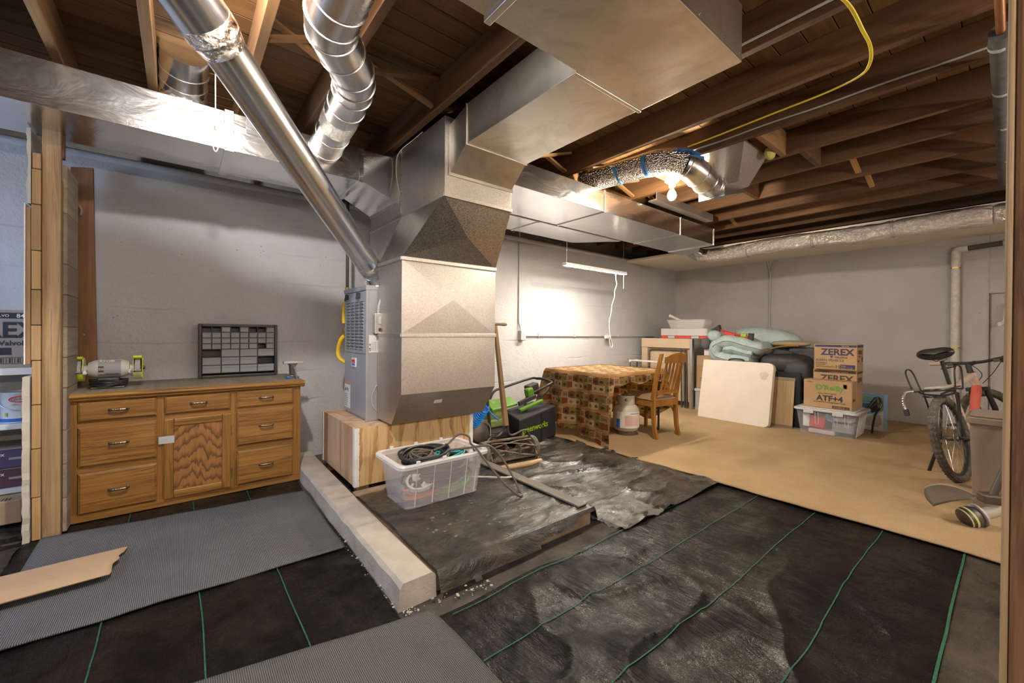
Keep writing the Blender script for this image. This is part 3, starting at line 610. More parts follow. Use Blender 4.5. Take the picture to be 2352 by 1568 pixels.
# ---- furnace
FX0, FX1, FY0, FY1, FZ0, FZ1 = 1.12, 1.86, 3.18, 3.72, .497, 1.555
FU = thing('furnace', 'grey gas furnace cabinet with a louvred door standing on the plywood platform', 'furnace', (1.49, 3.45, FZ0))
part('cabinet_body', B().box(FX0+.012, FX1, FY0, FY1, FZ0, FZ1), 'furnace_side', FU, bev=.004)
part('upper_door', B().box(FX0, FX0+.013, FY0+.012, FY1-.005, 1.02, FZ1-.035), 'furnace_grey', FU, bev=.004)
part('lower_door', B().box(FX0, FX0+.013, FY0+.012, FY1-.005, FZ0+.02, 1.017), 'furnace_grey', FU, bev=.004)
part('top_trim', B().box(FX0-.006, FX0+.06, FY0-.003, FY1+.003, FZ1-.033, FZ1+.004).box(FX0, FX1, FY0-.002, FY0, FZ1-.03, FZ1), 'furnace_side', FU, bev=.003)
part('corner_trim', B().box(FX0-.003, FX0+.02, FY0-.003, FY0+.012, FZ0, FZ1-.034), 'furnace_side', FU, bev=.003)
lv = B().add([(0, 0, 0), (0, .092, 0), (-.010, .092, -.006), (-.010, 0, -.006), (0, 0, -.020), (0, .092, -.020)], [(0, 1, 2, 3), (3, 2, 5, 4), (0, 3, 4), (1, 5, 2)])
L0 = part('louver', lv, 'furnace_grey', FU, local=True, ml=WM[FU.name].inverted() @ Matrix.Translation((FX0, 3.245, 1.432)))
slot = part('louver_slot', B().box(-.0012, .001, .002, .09, -.0005, .006), 'ink_black', L0, local=True, ml=Matrix.Identity(4))
for r in range(15):
    for c in range(4):
        if r == 0 and c == 0: continue
        l2 = inst(L0, FU, WM[FU.name].inverted() @ Matrix.Translation((FX0, 3.245+.108*c, 1.432-.0262*r)), 'louver'); inst(slot, l2, Matrix.Identity(4), 'louver_slot')
for yy in (3.34, 3.63): part('door_latch', B().box(FX0-.022, FX0, yy-.02, yy+.02, 1.468, 1.51).box(FX0-.03, FX0-.015, yy-.008, yy+.008, 1.455, 1.48), 'ink_black', FU, bev=.003)
bd = part('badge', B().box(FX0-.010, FX0, 3.40, 3.50, .905, .98), 'label_white', FU, bev=.003)
part('badge_red', B().prism([(3.485, .966), (3.415, .966), (3.415, .942), (3.43, .935), (3.45, .950), (3.47, .935), (3.485, .942)], FX0-.0115, FX0-.009, 'X'), 'ink_red', bd)
part('badge_blue', B().prism([(3.485, .934), (3.47, .927), (3.45, .940), (3.43, .927), (3.415, .934), (3.415, .918), (3.485, .918)], FX0-.0115, FX0-.009, 'X'), 'ink_blue', bd)
part('knob', B().lathe([(.008, 0), (.008, .01), (.004, .014)], (FX0, 3.455, .995), R('Y', -90), 10), 'chrome', FU)
nX = (0, -1, 0)
st = decal('warning_label', FU, 'label_white', (FX0, 3.712, .545), nX, (0, 0, 1), .155, .215); decal('label_header', st, 'ink_orange', (FX0-.0013, 3.712, .745), nX, (0, 0, 1), .155, .015)
for q in range(7): text('warning instructions'[:14+q % 5], .013, 'ink_grey', st, (FX0-.0013, 3.702, .56+.016*q), nX, (0, 0, 1))
text('\u25b2 \u2709', .035, 'ink_black', st, (FX0-.0013, 3.69, .69), nX, (0, 0, 1))
sd = decal('rating_plate', FU, 'label_white', (1.135, FY0, 1.035), (1, 0, 0), (0, 0, 1), .115, .135)
text('ICP - N', .018, 'ink_black', sd, (1.155, FY0-.0015, 1.045), (0, 0, 1), (-1, 0, 0), bold=.02)
for q in range(4): text('WARNING RATING', .0085, 'ink_grey', sd, (1.168+.014*q, FY0-.0015, 1.045), (0, 0, 1), (-1, 0, 0))
sw = part('switch_box', B().box(1.168, 1.238, FY0-.055, FY0, 1.185, 1.335), 'steel', FU, bev=.008)
part('switch_plate', B().box(1.164, 1.242, FY0-.060, FY0-.054, 1.18, 1.34), 'galvanised', sw, bev=.004); part('switch_cover', B().box(1.19, 1.235, FY0-.072, FY0-.060, 1.255, 1.315), 'grey_plastic', sw, bev=.004); part('rocker', B().box(1.195, 1.212, FY0-.064, FY0-.060, 1.20, 1.225), 'ink_black', sw)
part('power_cable', B().tube(spline([(1.203, FY0-.028, 1.335), (1.205, FY0-.04, 1.40), (1.225, FY0-.045, 1.46), (1.27, FY0-.03, 1.50), (1.33, FY0-.01, 1.515)], 6), .011, 8), 'grey_plastic', FU, True)
part('wire', B().tube(spline([(1.23, FY0-.004, .80), (1.19, FY0-.012, .76), (1.165, FY0-.012, .70), (1.17, FY0-.012, .62), (1.22, FY0-.006, .55)], 6), .003, 6), 'grey_plastic', FU, True)
part('flange_strip', B().box(1.205, 1.222, FY0-.02, FY0-.001, .505, 1.02), 'galvanised', FU); part('filter_slot', B().box(1.214, 1.236, FY0-.022, FY0-.001, 1.03, 1.18), 'galvanised', FU, bev=.002)
# ---- gas piping behind the furnace
GP = thing('gas_line', 'yellow flexible gas hose with black iron pipe on the wall behind the furnace', 'gas pipe', (1.19, 3.90, .497))
part('iron_pipe', B().tube([(1.205, 3.93, 2.62), (1.205, 3.93, 1.60)], .014, 10), 'black_metal', GP, True); part('fitting', B().lathe([(.02, 0), (.022, .02), (.017, .03), (.02, .06)], (1.205, 3.93, 1.545), None, 8), 'brass', GP)
part('iron_pipe', B().tube([(1.205, 3.93, 1.545), (1.205, 3.93, 1.50)], .013, 8).tube([(1.19, 3.83, 1.25), (1.19, 3.83, .70), (1.19, 3.83, .497)], .014, 8), 'black_metal', GP, True)
part('flex_hose', B().tube(spline([(1.205, 3.93, 1.50), (1.165, 3.84, 1.47), (1.13, 3.775, 1.42), (1.122, 3.755, 1.33), (1.125, 3.755, 1.27)], 6), .017, 10), 'yellow_hose', GP, True)
part('valve', B().box(1.118, 1.150, 3.735, 3.775, 1.16, 1.225), 'brass', GP, bev=.004); part('flex_hose', B().tube(spline([(1.13, 3.755, 1.16), (1.105, 3.78, 1.12), (1.092, 3.815, 1.03), (1.10, 3.80, .96), (1.14, 3.74, .92)], 6), .018, 10), 'yellow_hose', GP, True)
# ---- return air drop beside the furnace
RD = thing('return_air_duct', 'tall galvanised return air drop with tapered shoulders in front of the furnace', 'air duct', (1.62, 2.95, .51))
X0, X1 = 1.21, 2.03
b = B(); yb = 3.168
side = [(yb, .512), (2.90, .512), (2.73, .752), (2.73, 1.172), (yb, 1.172)]
part('hopper', B().prism(side, X0, X1, 'X'), 'galvanised', RD, bev=.002)
b = B(); b.hexa([(X0, 2.735, 1.176), (X1, 2.735, 1.176), (X1, yb, 1.176), (X0, yb, 1.176), (X0, 2.735, 1.715), (X1, 2.735, 1.715), (X1, yb, 1.715), (X0, yb, 1.715)])
part('drop_body', b, 'galvanised', RD); b = B(); quadpanel(b, [(X0, 2.733, 1.18), (X1, 2.733, 1.18), (X1, 2.733, 1.712), (X0, 2.733, 1.712)], (0, -.018, 0)); part('cross_broken_panel', b, 'galvanised', RD)
U0, U1, V0, V1 = 1.37, 1.94, 2.42, 3.105
b = B().hexa([(X0, 2.735, 1.722), (X1, 2.735, 1.722), (X1, yb, 1.722), (X0, yb, 1.722), (U0, V0+.004, 2.118), (U1, V0+.004, 2.118), (U1, V1, 2.118), (U0, V1, 2.118)]); part('shoulder', b, 'sheet_warm', RD)
b = B(); quadpanel(b, [(X0, 2.732, 1.724), (X1, 2.732, 1.724), (U1, V0, 2.116), (U0, V0, 2.116)], (0, -.026, -.026)); part('cross_broken_panel', b, 'galvanised_dark', RD)
part('upper_box', B().box(U0, U1, V0, V1, 2.124, 2.648), 'galvanised', RD, bev=.002)
for z, (a, c, d) in ((1.174, (X0, X1, 2.728)), (1.718, (X0, X1, 2.728)), (2.12, (U0, U1, V0-.003))):
    part('seam_cleat', B().box(a-.006, c+.006, d-.008, d+.012, z-.014, z+.014), 'galvanised', RD, bev=.003)
    part('seam_cleat', B().box(a-.010, a+.006, d+.002, (yb if z < 2 else V1), z-.014, z+.014), 'galvanised', RD, bev=.003)
decal('maker_label', RD, 'label_white', (1.50, 2.80, .655), (1, 0, 0), Vector((0, -.17, .24)), .07, .035)
# ---- supply plenum on the furnace
SP = thing('supply_plenum', 'galvanised supply plenum on top of the furnace behind the return drop', 'air duct', (1.6, 3.45, 1.56))
part('plenum_box', B().box(1.37, 1.94, 3.118, 3.79, 2.124, 2.648), 'galvanised', SP, bev=.002)
b = B(); P0 = [(1.30, 3.19, 1.562), (1.855, 3.19, 1.562), (1.855, 3.71, 1.562), (1.30, 3.71, 1.562)]; P1 = [(1.37, 3.12, 2.118), (1.94, 3.12, 2.118), (1.94, 3.79, 2.118), (1.37, 3.79, 2.118)]
b.hexa(P0+P1); part('taper', b, 'galvanised', SP); b = B(); quadpanel(b, [P0[3], P0[0], P1[0], P1[3]], (-.022, 0, 0)); part('cross_broken_panel', b, 'galvanised', SP)
part('seam_cleat', B().box(1.358, 1.376, 3.12, 3.795, 2.108, 2.134), 'galvanised_dark', SP, bev=.002); part('seam_cleat', B().box(1.358, 1.378, 3.104, 3.122, 2.14, 2.648), 'galvanised_dark', SP)
part('thermostat_wire', B().tube(spline([(1.36, 3.11, 2.28), (1.355, 3.14, 2.36), (1.35, 3.17, 2.48), (1.352, 3.16, 2.60), (1.36, 3.08, 2.645), (1.37, 2.9, 2.655), (1.37, 2.75, 2.658)], 6), .0035, 6), 'white_cord', SP, True)
# ---- left supply trunk
LT = thing('supply_duct', 'shiny rectangular supply duct hung along the ceiling above the oak cabinet', 'air duct', (0, 3.39, 2.34))
part('duct_section', B().box(-2.3, .232, 3.14, 3.64, 2.335, 2.575), 'sheet_metal', LT, bev=.002); part('duct_section', B().box(.236, 1.075, 3.14, 3.64, 2.335, 2.575), 'sheet_metal', LT, bev=.002)
for x, w in ((.234, .05), (1.06, .035)): part('seam_cleat', B().box(x-w/2, x+w/2, 3.131, 3.649, 2.326, 2.584), 'sheet_metal', LT, bev=.002)
b = B().hexa([(1.078, 3.14, 2.335), (1.368, 3.20, 2.255), (1.368, 3.785, 2.255), (1.078, 3.64, 2.335), (1.078, 3.14, 2.575), (1.368, 3.20, 2.612), (1.368, 3.785, 2.612), (1.078, 3.64, 2.575)]); part('boot', b, 'sheet_metal', LT, bev=.002)
part('boot_flange', B().box(1.358, 1.372, 3.185, 3.79, 2.245, 2.625), 'galvanised', LT, bev=.002)
part('hanger_strap', B().box(.325, .375, 3.132, 3.139, 2.47, 2.70), 'sheet_metal', LT)
part('pull_cord', B().tube(spline([(.16, 3.10, 2.86), (.162, 3.10, 2.60), (.16, 3.095, 2.47), (.145, 3.09, 2.42), (.15, 3.09, 2.32), (.165, 3.09, 2.29), (.178, 3.09, 2.34), (.165, 3.095, 2.44), (.16, 3.095, 2.47)], 5), .0035, 6), 'white_cord', LT, True)
# ---- round riser on the trunk
RR = thing('round_duct', 'short round metal riser rising from the duct above the cabinet into the joists', 'air duct', (.01, 3.36, 2.576))
pr = [(.118, .09), (.118, .14), (.123, .143), (.123, .15), (.118, .153), (.118, .22), (.123, .223), (.123, .23), (.118, .233), (.118, .283)]
part('pipe_section', B().tube([(.01, 3.36, 2.665), (.011, 3.32, 2.70), (.014, 3.20, 2.765), (.016, 3.08, 2.83)], .118, 30), 'pipe_metal', RR, True)
for p_, q_ in (((.0105, 3.345, 2.678), (.0112, 3.31, 2.705)), ((.0125, 3.262, 2.732), (.0128, 3.25, 2.738)), ((.0142, 3.19, 2.771), (.0144, 3.178, 2.777))): part('crimp_ring', B().tube([p_, q_], .122, 30), 'pipe_metal', RR, True); b = B(); n = 24
sq = [(.01+.14*max(-1, min(1, 1.4*cos(2*pi*k/n))), 3.36+.14*max(-1, min(1, 1.4*sin(2*pi*k/n))), 2.578) for k in range(n)]; ci = [(.01+.119*cos(2*pi*k/n), 3.36+.119*sin(2*pi*k/n), 2.668) for k in range(n)]
part('square_boot', b.add(sq+ci, [(k, (k+1) % n, n+(k+1) % n, n+k) for k in range(n)]+[list(range(n))]), 'pipe_metal', RR)
# ---- flue pipe
def pipe_run(name, label, pts, r, mat, ribs=(), cat='pipe', jr=1.0, sections=None):
    T = thing(name, label, cat, (pts[-1][0], pts[-1][1], pts[-1][2])); return T
FP = thing('flue_pipe', 'long slanting round metal flue pipe rising from the furnace to the ceiling', 'flue pipe', (1.29, 3.40, 1.56))
f1 = Vector((.075, 2.055, 2.43)); f2 = Vector((1.17, 3.29, 1.735)); d = (f2-f1).normalized(); f0 = f1-d*.28
part('pipe_section', B().tube([f1, f2], .089, 28), 'pipe_metal', FP, True); part('pipe_section', B().tube([f0-(f1-f0)*.35, f0, f1+d*.05], .104, 28), 'pipe_metal', FP, True)
part('seam', B().tube([f1+Vector((-.04, -.07, -.045)), f2+Vector((-.04, -.07, -.045))], .004, 6), 'pipe_metal', FP, True)
part('foil_tape', B().tube([f1-d*.015, f1+d*.03, f1+d*.07, f1+d*.10], [.106, .107, .098, .092], 24), 'foil', FP, True)
part('elbow', B().tube(spline([f2-d*.02, f2+d*.07, (1.275, 3.385, 1.655), (1.30, 3.41, 1.60), (1.30, 3.41, 1.557)], 5), .083, 24), 'pipe_metal', FP, True); part('foil_tape', B().tube([f2-d*.03, f2+d*.0, f2+d*.05, f2+d*.10], [.091, .094, .092, .086], 24), 'foil', FP, True)
part('collar', B().tube([f2+d*.105, f2+d*.12], .090, 24), 'pipe_metal', FP, True)
# ---- jogged round duct from the left trunk
JD = thing('round_duct', 'jogged round metal duct curving from the supply duct up past the ceiling beams', 'air duct', (.80, 3.12, 2.5))
cr = [(.812, 3.20, 2.515), (.775, 2.70, 2.535), (.735, 2.33, 2.53), (.66, 2.10, 2.50), (.50, 1.86, 2.485), (.475, 1.66, 2.49), (.46, 1.2, 2.50), (.45, .9, 2.50)]
part('pipe_section', B().tube([cr[0], cr[1]], .105, 28), 'pipe_metal', JD, True); part('elbow', B().tube(spline(cr[1:6], 6), .105, 28), 'pipe_metal', JD, True); part('pipe_section', B().tube(cr[5:], .105, 28), 'pipe_metal', JD, True)
sp_ = spline(cr, 8)
for q in (2, 5, 12, 16, 20, 24, 28, 32, 36, 40):
    p = sp_[q]; dd = (sp_[q+1]-sp_[q-1]).normalized(); part('crimp_ring', B().tube([p-dd*.004, p-dd*.0015, p+dd*.0015, p+dd*.004], [.1055, .110, .110, .1055], 28), 'pipe_metal', JD, True)
p = Vector(cr[1]); part('foil_tape', B().tube([(.781, 2.78, 2.53), (.776, 2.71, 2.534), (.768, 2.62, 2.535)], [.107, .1085, .107], 28), 'foil', JD, True)
part('bolt', B().lathe([(.008, 0), (.008, .01), (.004, .012)], (.80, 3.02, 2.43), R('X', 120), 8), 'steel', JD)
# ---- return trunk toward the ceiling
RT = thing('return_duct', 'broad flat brownish metal return duct overhead reaching from the drop to a wide box', 'air duct', (1.66, 1.8, 2.4))
b = B().hexa([(1.41, 2.418, 2.27), (1.94, 2.418, 2.27), (1.915, 2.225, 2.40), (1.415, 2.225, 2.40), (1.41, 2.418, 2.60), (1.94, 2.418, 2.60), (1.915, 2.225, 2.652), (1.415, 2.225, 2.652)]); part('boot', b, 'sheet_warm', RT, bev=.002)
part('boot_flange', B().box(1.395, 1.955, 2.411, 2.419, 2.255, 2.61), 'sheet_warm', RT, bev=.002)
part('duct_section', B().box(1.413, 1.915, 1.302, 2.222, 2.40, 2.654), 'sheet_warm', RT, bev=.002); part('seam_cleat', B().box(1.404, 1.924, 1.284, 1.304, 2.390, 2.656), 'sheet_warm', RT, bev=.003)
part('seam_cleat', B().box(1.406, 1.921, 2.214, 2.226, 2.394, 2.656), 'sheet_warm', RT, bev=.002)
part('wide_box', B().box(.918, 1.925, .778, 1.286, 2.402, 2.656), 'sheet_warm', RT, bev=.002); part('wide_box', B().box(-.6, .912, .778, 1.286, 2.402, 2.656), 'sheet_warm', RT, bev=.002)
part('seam_cleat', B().box(.900, .930, .768, 1.30, 2.386, 2.656), 'sheet_warm', RT, bev=.003)
for x in (1.2, 1.55, 1.75, 1.9): part('rivet', B().lathe([(.006, 0), (.005, .004)], (x, .777, 2.43), R('X', 90), 8), 'steel', RT)
for y in (.85, 1.0, 1.15): part('rivet', B().lathe([(.006, 0), (.005, .004)], (1.926, y, 2.42), R('Y', 90), 8), 'steel', RT)
# ---- right supply ducts
RS = thing('supply_duct', 'wide bluish metal supply duct running to the right below the joists', 'air duct', (3.6, 2.76, 2.34))
xs = [1.96, 3.10, 4.48, 5.30]
for i in range(3): part('duct_section', B().box(xs[i]+.002, xs[i+1]-.002, 2.455, 3.075, 2.34, 2.54), 'sheet_metal', RS, bev=.002)
for x in xs[1:3]: part('seam_cleat', B().box(x-.012, x+.012, 2.448, 3.08, 2.332, 2.546), 'sheet_metal', RS, bev=.002)
part('end_flange', B().box(5.285, 5.305, 2.447, 3.082, 2.33, 2.55), 'sheet_metal', RS, bev=.002)
part('end_boot', B().hexa([(5.306, 2.62, 2.35), (5.62, 2.83, 2.33), (5.62, 3.07, 2.33), (5.306, 3.07, 2.35), (5.306, 2.62, 2.53), (5.62, 2.83, 2.52), (5.62, 3.07, 2.52), (5.306, 3.07, 2.53)]), 'sheet_metal', RS, bev=.003)
part('joint_channel', B().box(1.98, 5.6, 3.082, 3.112, 2.352, 2.372), 'sheet_warm', RS)
RS2 = thing('supply_duct', 'narrow bright metal duct beside the wider supply duct near the grey wall', 'air duct', (3.0, 3.34, 2.34))
part('duct_section', B().box(1.96, 2.86, 3.116, 3.56, 2.34, 2.54), 'sheet_metal', RS2, bev=.002)
part('duct_section', B().hexa([(2.866, 3.116, 2.34), (4.25, 3.116, 2.34), (3.85, 3.56, 2.34), (2.866, 3.56, 2.34), (2.866, 3.116, 2.54), (4.25, 3.116, 2.54), (3.85, 3.56, 2.54), (2.866, 3.56, 2.54)]), 'sheet_metal', RS2, bev=.002)
part('seam_cleat', B().box(2.852, 2.874, 3.114, 3.566, 2.332, 2.546), 'sheet_metal', RS2, bev=.002)
# shelf-like ledge board beside the right duct
solo('ledge_board', B().box(3.80, 5.05, 2.35, 2.446, 2.575, 2.59).box(3.80, 5.05, 2.35, 2.356, 2.59, 2.659), 'galvanised', 'long grey ledge strip fixed under the joists beside the wide supply duct', 'ledge', bev=.003)
# ---- foil wrapped duct by the plaster ceiling
FD = thing('foil_duct', 'long crinkled foil insulated duct running along the edge of the cream ceiling', 'air duct', (5.95, 1.5, 2.30))
def foilseg(y0, y1, r):
    def fn(u, v):
        a = 2*pi*v; y = y0+(y1-y0)*u; rr = r*(1+.10*fbm(y*2.5, a*1.1 if v < 1 else 0, 2.2, 3, 4)*(.3+.7*sin(pi*u)**.4))*(1 if .02 < u < .98 else .9)
        return (5.93+.018*sin(y*3)+rr*cos(a), y, 2.335+.01*sin(y*4)+rr*sin(a))
    return B().grid(fn, 34, 26)
ys = [2.86, 2.45, 2.30, 1.55, .85, .15, -.6]
for i in range(6): part('insulation_sleeve', foilseg(ys[i]-.004, ys[i+1]+.004, .098), 'foil', FD, True)
part('pipe_collar', B().tube([(5.62, 2.95, 2.43), (5.75, 2.97, 2.40), (5.88, 2.95, 2.36), (5.93, 2.87, 2.34), (5.93, 2.80, 2.335)], [.10, .098, .094, .09, .088], 22), 'pipe_metal', FD, True)
for y in (2.45, 2.30, 1.55, .85): part('tie_band', B().tube([(5.93+.018*sin(y*3)+.097*cos(2*pi*k/24), y, 2.335+.01*sin(y*4)+.097*sin(2*pi*k/24)) for k in range(24)], .006, 6, closed=True), 'foil', FD, True)
# ---- bubble wrapped round duct with elbow and wall boot
BD = thing('round_duct', 'round duct in bubble foil with blue tape and a metal elbow near the bare bulb', 'air duct', (3.1, 2.0, 2.5))
e = [(2.985, 2.62, 2.635), (3.03, 2.25, 2.625), (3.06, 1.93, 2.62)]
part('wrapped_pipe', B().tube([e[0], e[1], e[2]], .099, 28), 'bubble_foil', BD, True)
el = spline([(3.06, 1.95, 2.62), (3.085, 1.80, 2.60), (3.17, 1.69, 2.555), (3.32, 1.655, 2.50), (3.45, 1.66, 2.475), (3.56, 1.67, 2.47)], 6)
part('wrapped_elbow', B().tube(el[:12], [.104]*11+[.11], 28), 'bubble_foil', BD, True); part('elbow', B().tube(el[11:], .105, 28), 'pipe_metal', BD, True)
for q in (12, 17, 22, 27): dd = (el[q+1]-el[q-1]).normalized(); part('crimp_ring', B().tube([el[q]-dd*.004, el[q], el[q]+dd*.004], [.106, .110, .106], 28), 'pipe_metal', BD, True)
part('boot', B().hexa([(3.55, 1.56, 2.365), (3.80, 1.50, 2.43), (3.80, 1.78, 2.43), (3.55, 1.78, 2.365), (3.55, 1.56, 2.58), (3.80, 1.50, 2.60), (3.80, 1.78, 2.60), (3.55, 1.78, 2.58)]), 'pipe_metal', BD)
part('wall_boot', B().hexa([(3.60, 1.47, 2.47), (3.80, 1.47, 2.47), (3.80, 1.62, 2.47), (3.60, 1.62, 2.47), (3.36, 1.33, 2.70), (3.82, 1.33, 2.70), (3.82, 1.72, 2.70), (3.36, 1.72, 2.70)]), 'galvanised', BD, bev=.003)
part('insulation_tuft', B().ell((3.40, 1.80, 2.67), (.08, .05, .05), None, 10, 6).ell((3.72, 1.28, 2.67), (.06, .04, .05), None, 10, 6), 'insul_yellow', BD)
for a, c, w in ((el[6]+Vector((-.06, .06, .085)), el[16]+Vector((.02, -.05, .10)), .03), (el[9]+Vector((-.085, .02, -.02)), el[15]+Vector((-.03, -.09, .07)), .028), (el[7]+Vector((-.07, .0, .06)), el[14]+Vector((-.01, -.07, .09)), .028)):
    part('blue_tape', B().tube(spline([a, (a+c)/2+Vector((-.03, -.03, .012)), c], 6), .018, 8, flat=.25), 'tape_blue', BD)
part('blue_tape', B().tube([(3.02+.1*cos(t_)*.2-.098*sin(t_)*.96, 2.22+.0, 2.625-.101*cos(t_)) for t_ in [i*.16 for i in range(0, 12)]], .014, 6, flat=.3), 'tape_blue', BD)
part('blue_tape', B().tube([(3.055-.106*sin(t_), 1.955, 2.62-.106*cos(t_)) for t_ in [i*.16 for i in range(0, 14)]], .016, 6, flat=.3), 'tape_blue', BD)
# ================================================================ lamps
def bulb_lamp(label, c, rz, mat, group=None):
    T = thing('light_bulb', label, 'light bulb', (c[0], c[1], c[2]-.06))
    if c[2] < 2.5: part('ceiling_box', B().rbox(c[0]-.045, c[0]+.045, c[1]-.045, c[1]+.045, c[2]+.116, 2.659, .015), 'galvanised', T, bev=.003)
    part('holder', B().lathe([(.058, .115), (.06, .105), (.05, .095), (.028, .09), (.026, .055), (.02, .05)], c, None, 20), 'white_plastic', T, True)
    part('socket', B().lathe([(.017, .05), (.017, .025)], c, None, 14), 'brass', T, True)
    part('glass_bulb', B().lathe([(.003, -.062), (.018, -.058), (.032, -.042), (.037, -.022), (.033, 0), (.020, .022), (.015, .03)], c, None, 20), mat, T, True); return T
bulb_lamp('bare bulb glowing in a white porcelain holder beside the metal duct elbow', (3.287, 1.885, 2.41), 0, 'bulb_light')
def shop_light(label, x0, yc, z, lens, cords=True, w=.031):
    SL = thing('shop_light', label, 'shop light', (x0+.6, yc, z-.01)); x1 = x0+1.225
    b = B().prism([(yc-w-.014, z-.002), (yc-w-.012, z), (yc-w+.006, z+.032), (yc+w-.006, z+.032), (yc+w+.012, z), (yc+w+.014, z-.002), (yc+w-.001, z+.026), (yc-w+.001, z+.026)], x0, x1, 'X'); part('housing', b, 'white_paint', SL)
    part('lens', B().prism([(yc-w, z+.020), (yc-w+.007, z+.004), (yc-w+.019, z-.002), (yc+w-.019, z-.002), (yc+w-.007, z+.004), (yc+w, z+.020)], x0+.01, x1-.01, 'X'), lens, SL, True)
    for x in (x0+.035, x1-.04): part('chain', B().tube([(x, yc, z+.03), (x+.003, yc, (z+2.7)/2), (x, yc, 2.66)], .0025, 5), 'steel', SL)
    part('end_cap', B().box(x0-.005, x0+.002, yc-w-.001, yc+w+.001, z-.004, z+.034), 'white_plastic', SL); part('end_cap', B().box(x1-.002, x1+.005, yc-w-.001, yc+w+.001, z-.004, z+.034), 'white_plastic', SL)
    return SL
SL = shop_light('bright hanging shop light tube on thin chains before the grey wall', 3.655, 3.5, 2.03, 'tube_light')
part('power_cord', B().tube(spline([(4.70, 3.52, 2.04), (4.70, 3.52, 1.95), (4.72, 3.52, 1.88), (4.69, 3.53, 1.78), (4.70, 3.54, 1.70), (4.675, 3.56, 1.60), (4.685, 3.58, 1.50), (4.668, 3.6, 1.36), (4.675, 3.6, 1.24), (4.70, 3.6, 1.13), (4.74, 3.6, 1.06), (4.745, 3.6, 1.02), (4.71, 3.6, 1.00), (4.67, 3.6, 1.12)], 5), .006, 6), 'white_cord', SL, True)
part('pull_chain', B().tube([(4.85, 3.5, 2.03), (4.85, 3.5, 1.84), (4.85, 3.5, 1.83)], [.003, .003, .005], 6), 'white_cord', SL)
def fill_lamp(label, x0, yc, z):  # unseen tubes added behind the viewer as soft fill light
    T = thing('fill_lamp', label, 'fill lamp', (x0+.6, yc, z-.05))
    part('fill_lamp_rail', B().box(x0, x0+1.26, yc-.03, yc+.03, 2.625, 2.659), 'white_paint', T, bev=.004)
    for x in (x0+.02, x0+1.24): part('fill_lamp_holder', B().box(x-.012, x+.012, yc-.022, yc+.022, z-.03, 2.625), 'white_plastic', T, bev=.003)
    part('tube', B().tube([(x0+.035, yc, z), (x0+1.225, yc, z)], .028, 16), 'tube_fill', T, True)
fill_lamp('added fill tube under the joists behind the viewer on the left', -.9, -1.3, 1.95)
fill_lamp('added fill tube under the joists behind the viewer in the middle', 1.2, -1.6, 2.2)
fill_lamp('added fill tube under the joists behind the viewer on the right', 3.6, -1.5, 1.85)
bulb_lamp('bare bulb in a white holder overhead behind the viewer left of the flue', (.10, 1.52, 2.70), 0, 'bulb_near')
# ================================================================ oak cabinet with what stands on it
CB = thing('cabinet', 'oak cabinet with seven drawers and one middle door against the grey wall', 'cabinet', (.107, 3.95, .0))
CX0, CX1, CY = -.54, .755, 3.645
part('carcass', B().box(CX0+.002, CX1-.002, CY+.02, 4.24, .075, .745).box(CX0+.02, CX1-.02, CY+.06, 4.2, .0, .075), 'oak_Z', CB)
def raised(x0, x1, z0, z1, th=.018, m=.012):    # slab front with a chamfered edge
    y0 = CY; a = [(x0, y0, z0), (x1, y0, z0), (x1, y0, z1), (x0, y0, z1)]; c = [(x0, y0-th*.45, z0), (x1, y0-th*.45, z0), (x1, y0-th*.45, z1), (x0, y0-th*.45, z1)]
    e = [(x0+m, y0-th, z0+m), (x1-m, y0-th, z0+m), (x1-m, y0-th, z1-m), (x0+m, y0-th, z1-m)]; b = B()
    return b.add(a+c+e, [(0, 1, 2, 3), (8, 9, 10, 11)]+[(k, (k+1) % 4, 4+(k+1) % 4, 4+k) for k in range(4)]+[(4+k, 4+(k+1) % 4, 8+(k+1) % 4, 8+k) for k in range(4)])
for x0, x1 in ((CX0, -.495), (-.122, -.085), (.289, .327), (.703, CX1)): part('face_stile', B().box(x0, x1, CY, CY+.02, .022, .745), 'oak_Z', CB, bev=.001)
part('face_rail', B().box(CX0, CX1, CY-.002, CY+.02, .0, .048), 'oak_X', CB, bev=.001); part('face_rail', B().box(CX0+.001, CX1-.001, CY+.001, CY+.02, .73, .75), 'oak_X', CB)
for x0, x1 in ((-.495, -.122), (-.085, .289), (.327, .703)): part('face_rail', B().box(x0, x1, CY+.002, CY+.02, .585, .625), 'oak_X', CB)
for x0, x1 in ((-.495, -.122), (.327, .703)): part('face_rail', B().box(x0, x1, CY+.002, CY+.02, .30, .345), 'oak_X', CB)
hp = spline([(-.042, 0, 0), (-.040, -.022, .001), (-.034, -.030, .002), (-.015, -.033, .002), (0, -.034, .002), (.015, -.033, .002), (.034, -.030, .002), (.040, -.022, .001), (.042, 0, 0)], 5)
H0 = None
def handle(parent, x, z):
    global H0
    ml = WM[parent.name].inverted() @ Matrix.Translation((x, CY-.018, z))
    if H0 is None: H0 = part('handle', B().tube(hp, [.0055+.0018*abs(sin(i*.9)) for i in range(len(hp))], 8).ell((-.042, -.002, 0), (.009, .004, .009)).ell((.042, -.002, 0), (.009, .004, .009)), 'pewter', parent, True, local=True, ml=ml, label='turned pewter bar handle'); return H0
    return inst(H0, parent, ml, 'handle')
for x0, x1 in ((-.492, -.122), (-.083, .285), (.327, .700)):
    d = part('drawer', raised(x0, x1, .622, .748), 'oak_X', CB); handle(d, (x0+x1)/2+.0, .688)
for x0, x1 in ((-.490, -.122), (.328, .701)):
    for z0, z1, hz in ((.342, .588, .475), (.048, .302, .18)): d = part('drawer', raised(x0, x1, z0, z1), 'oak_X', CB); handle(d, (x0+x1)/2, hz)
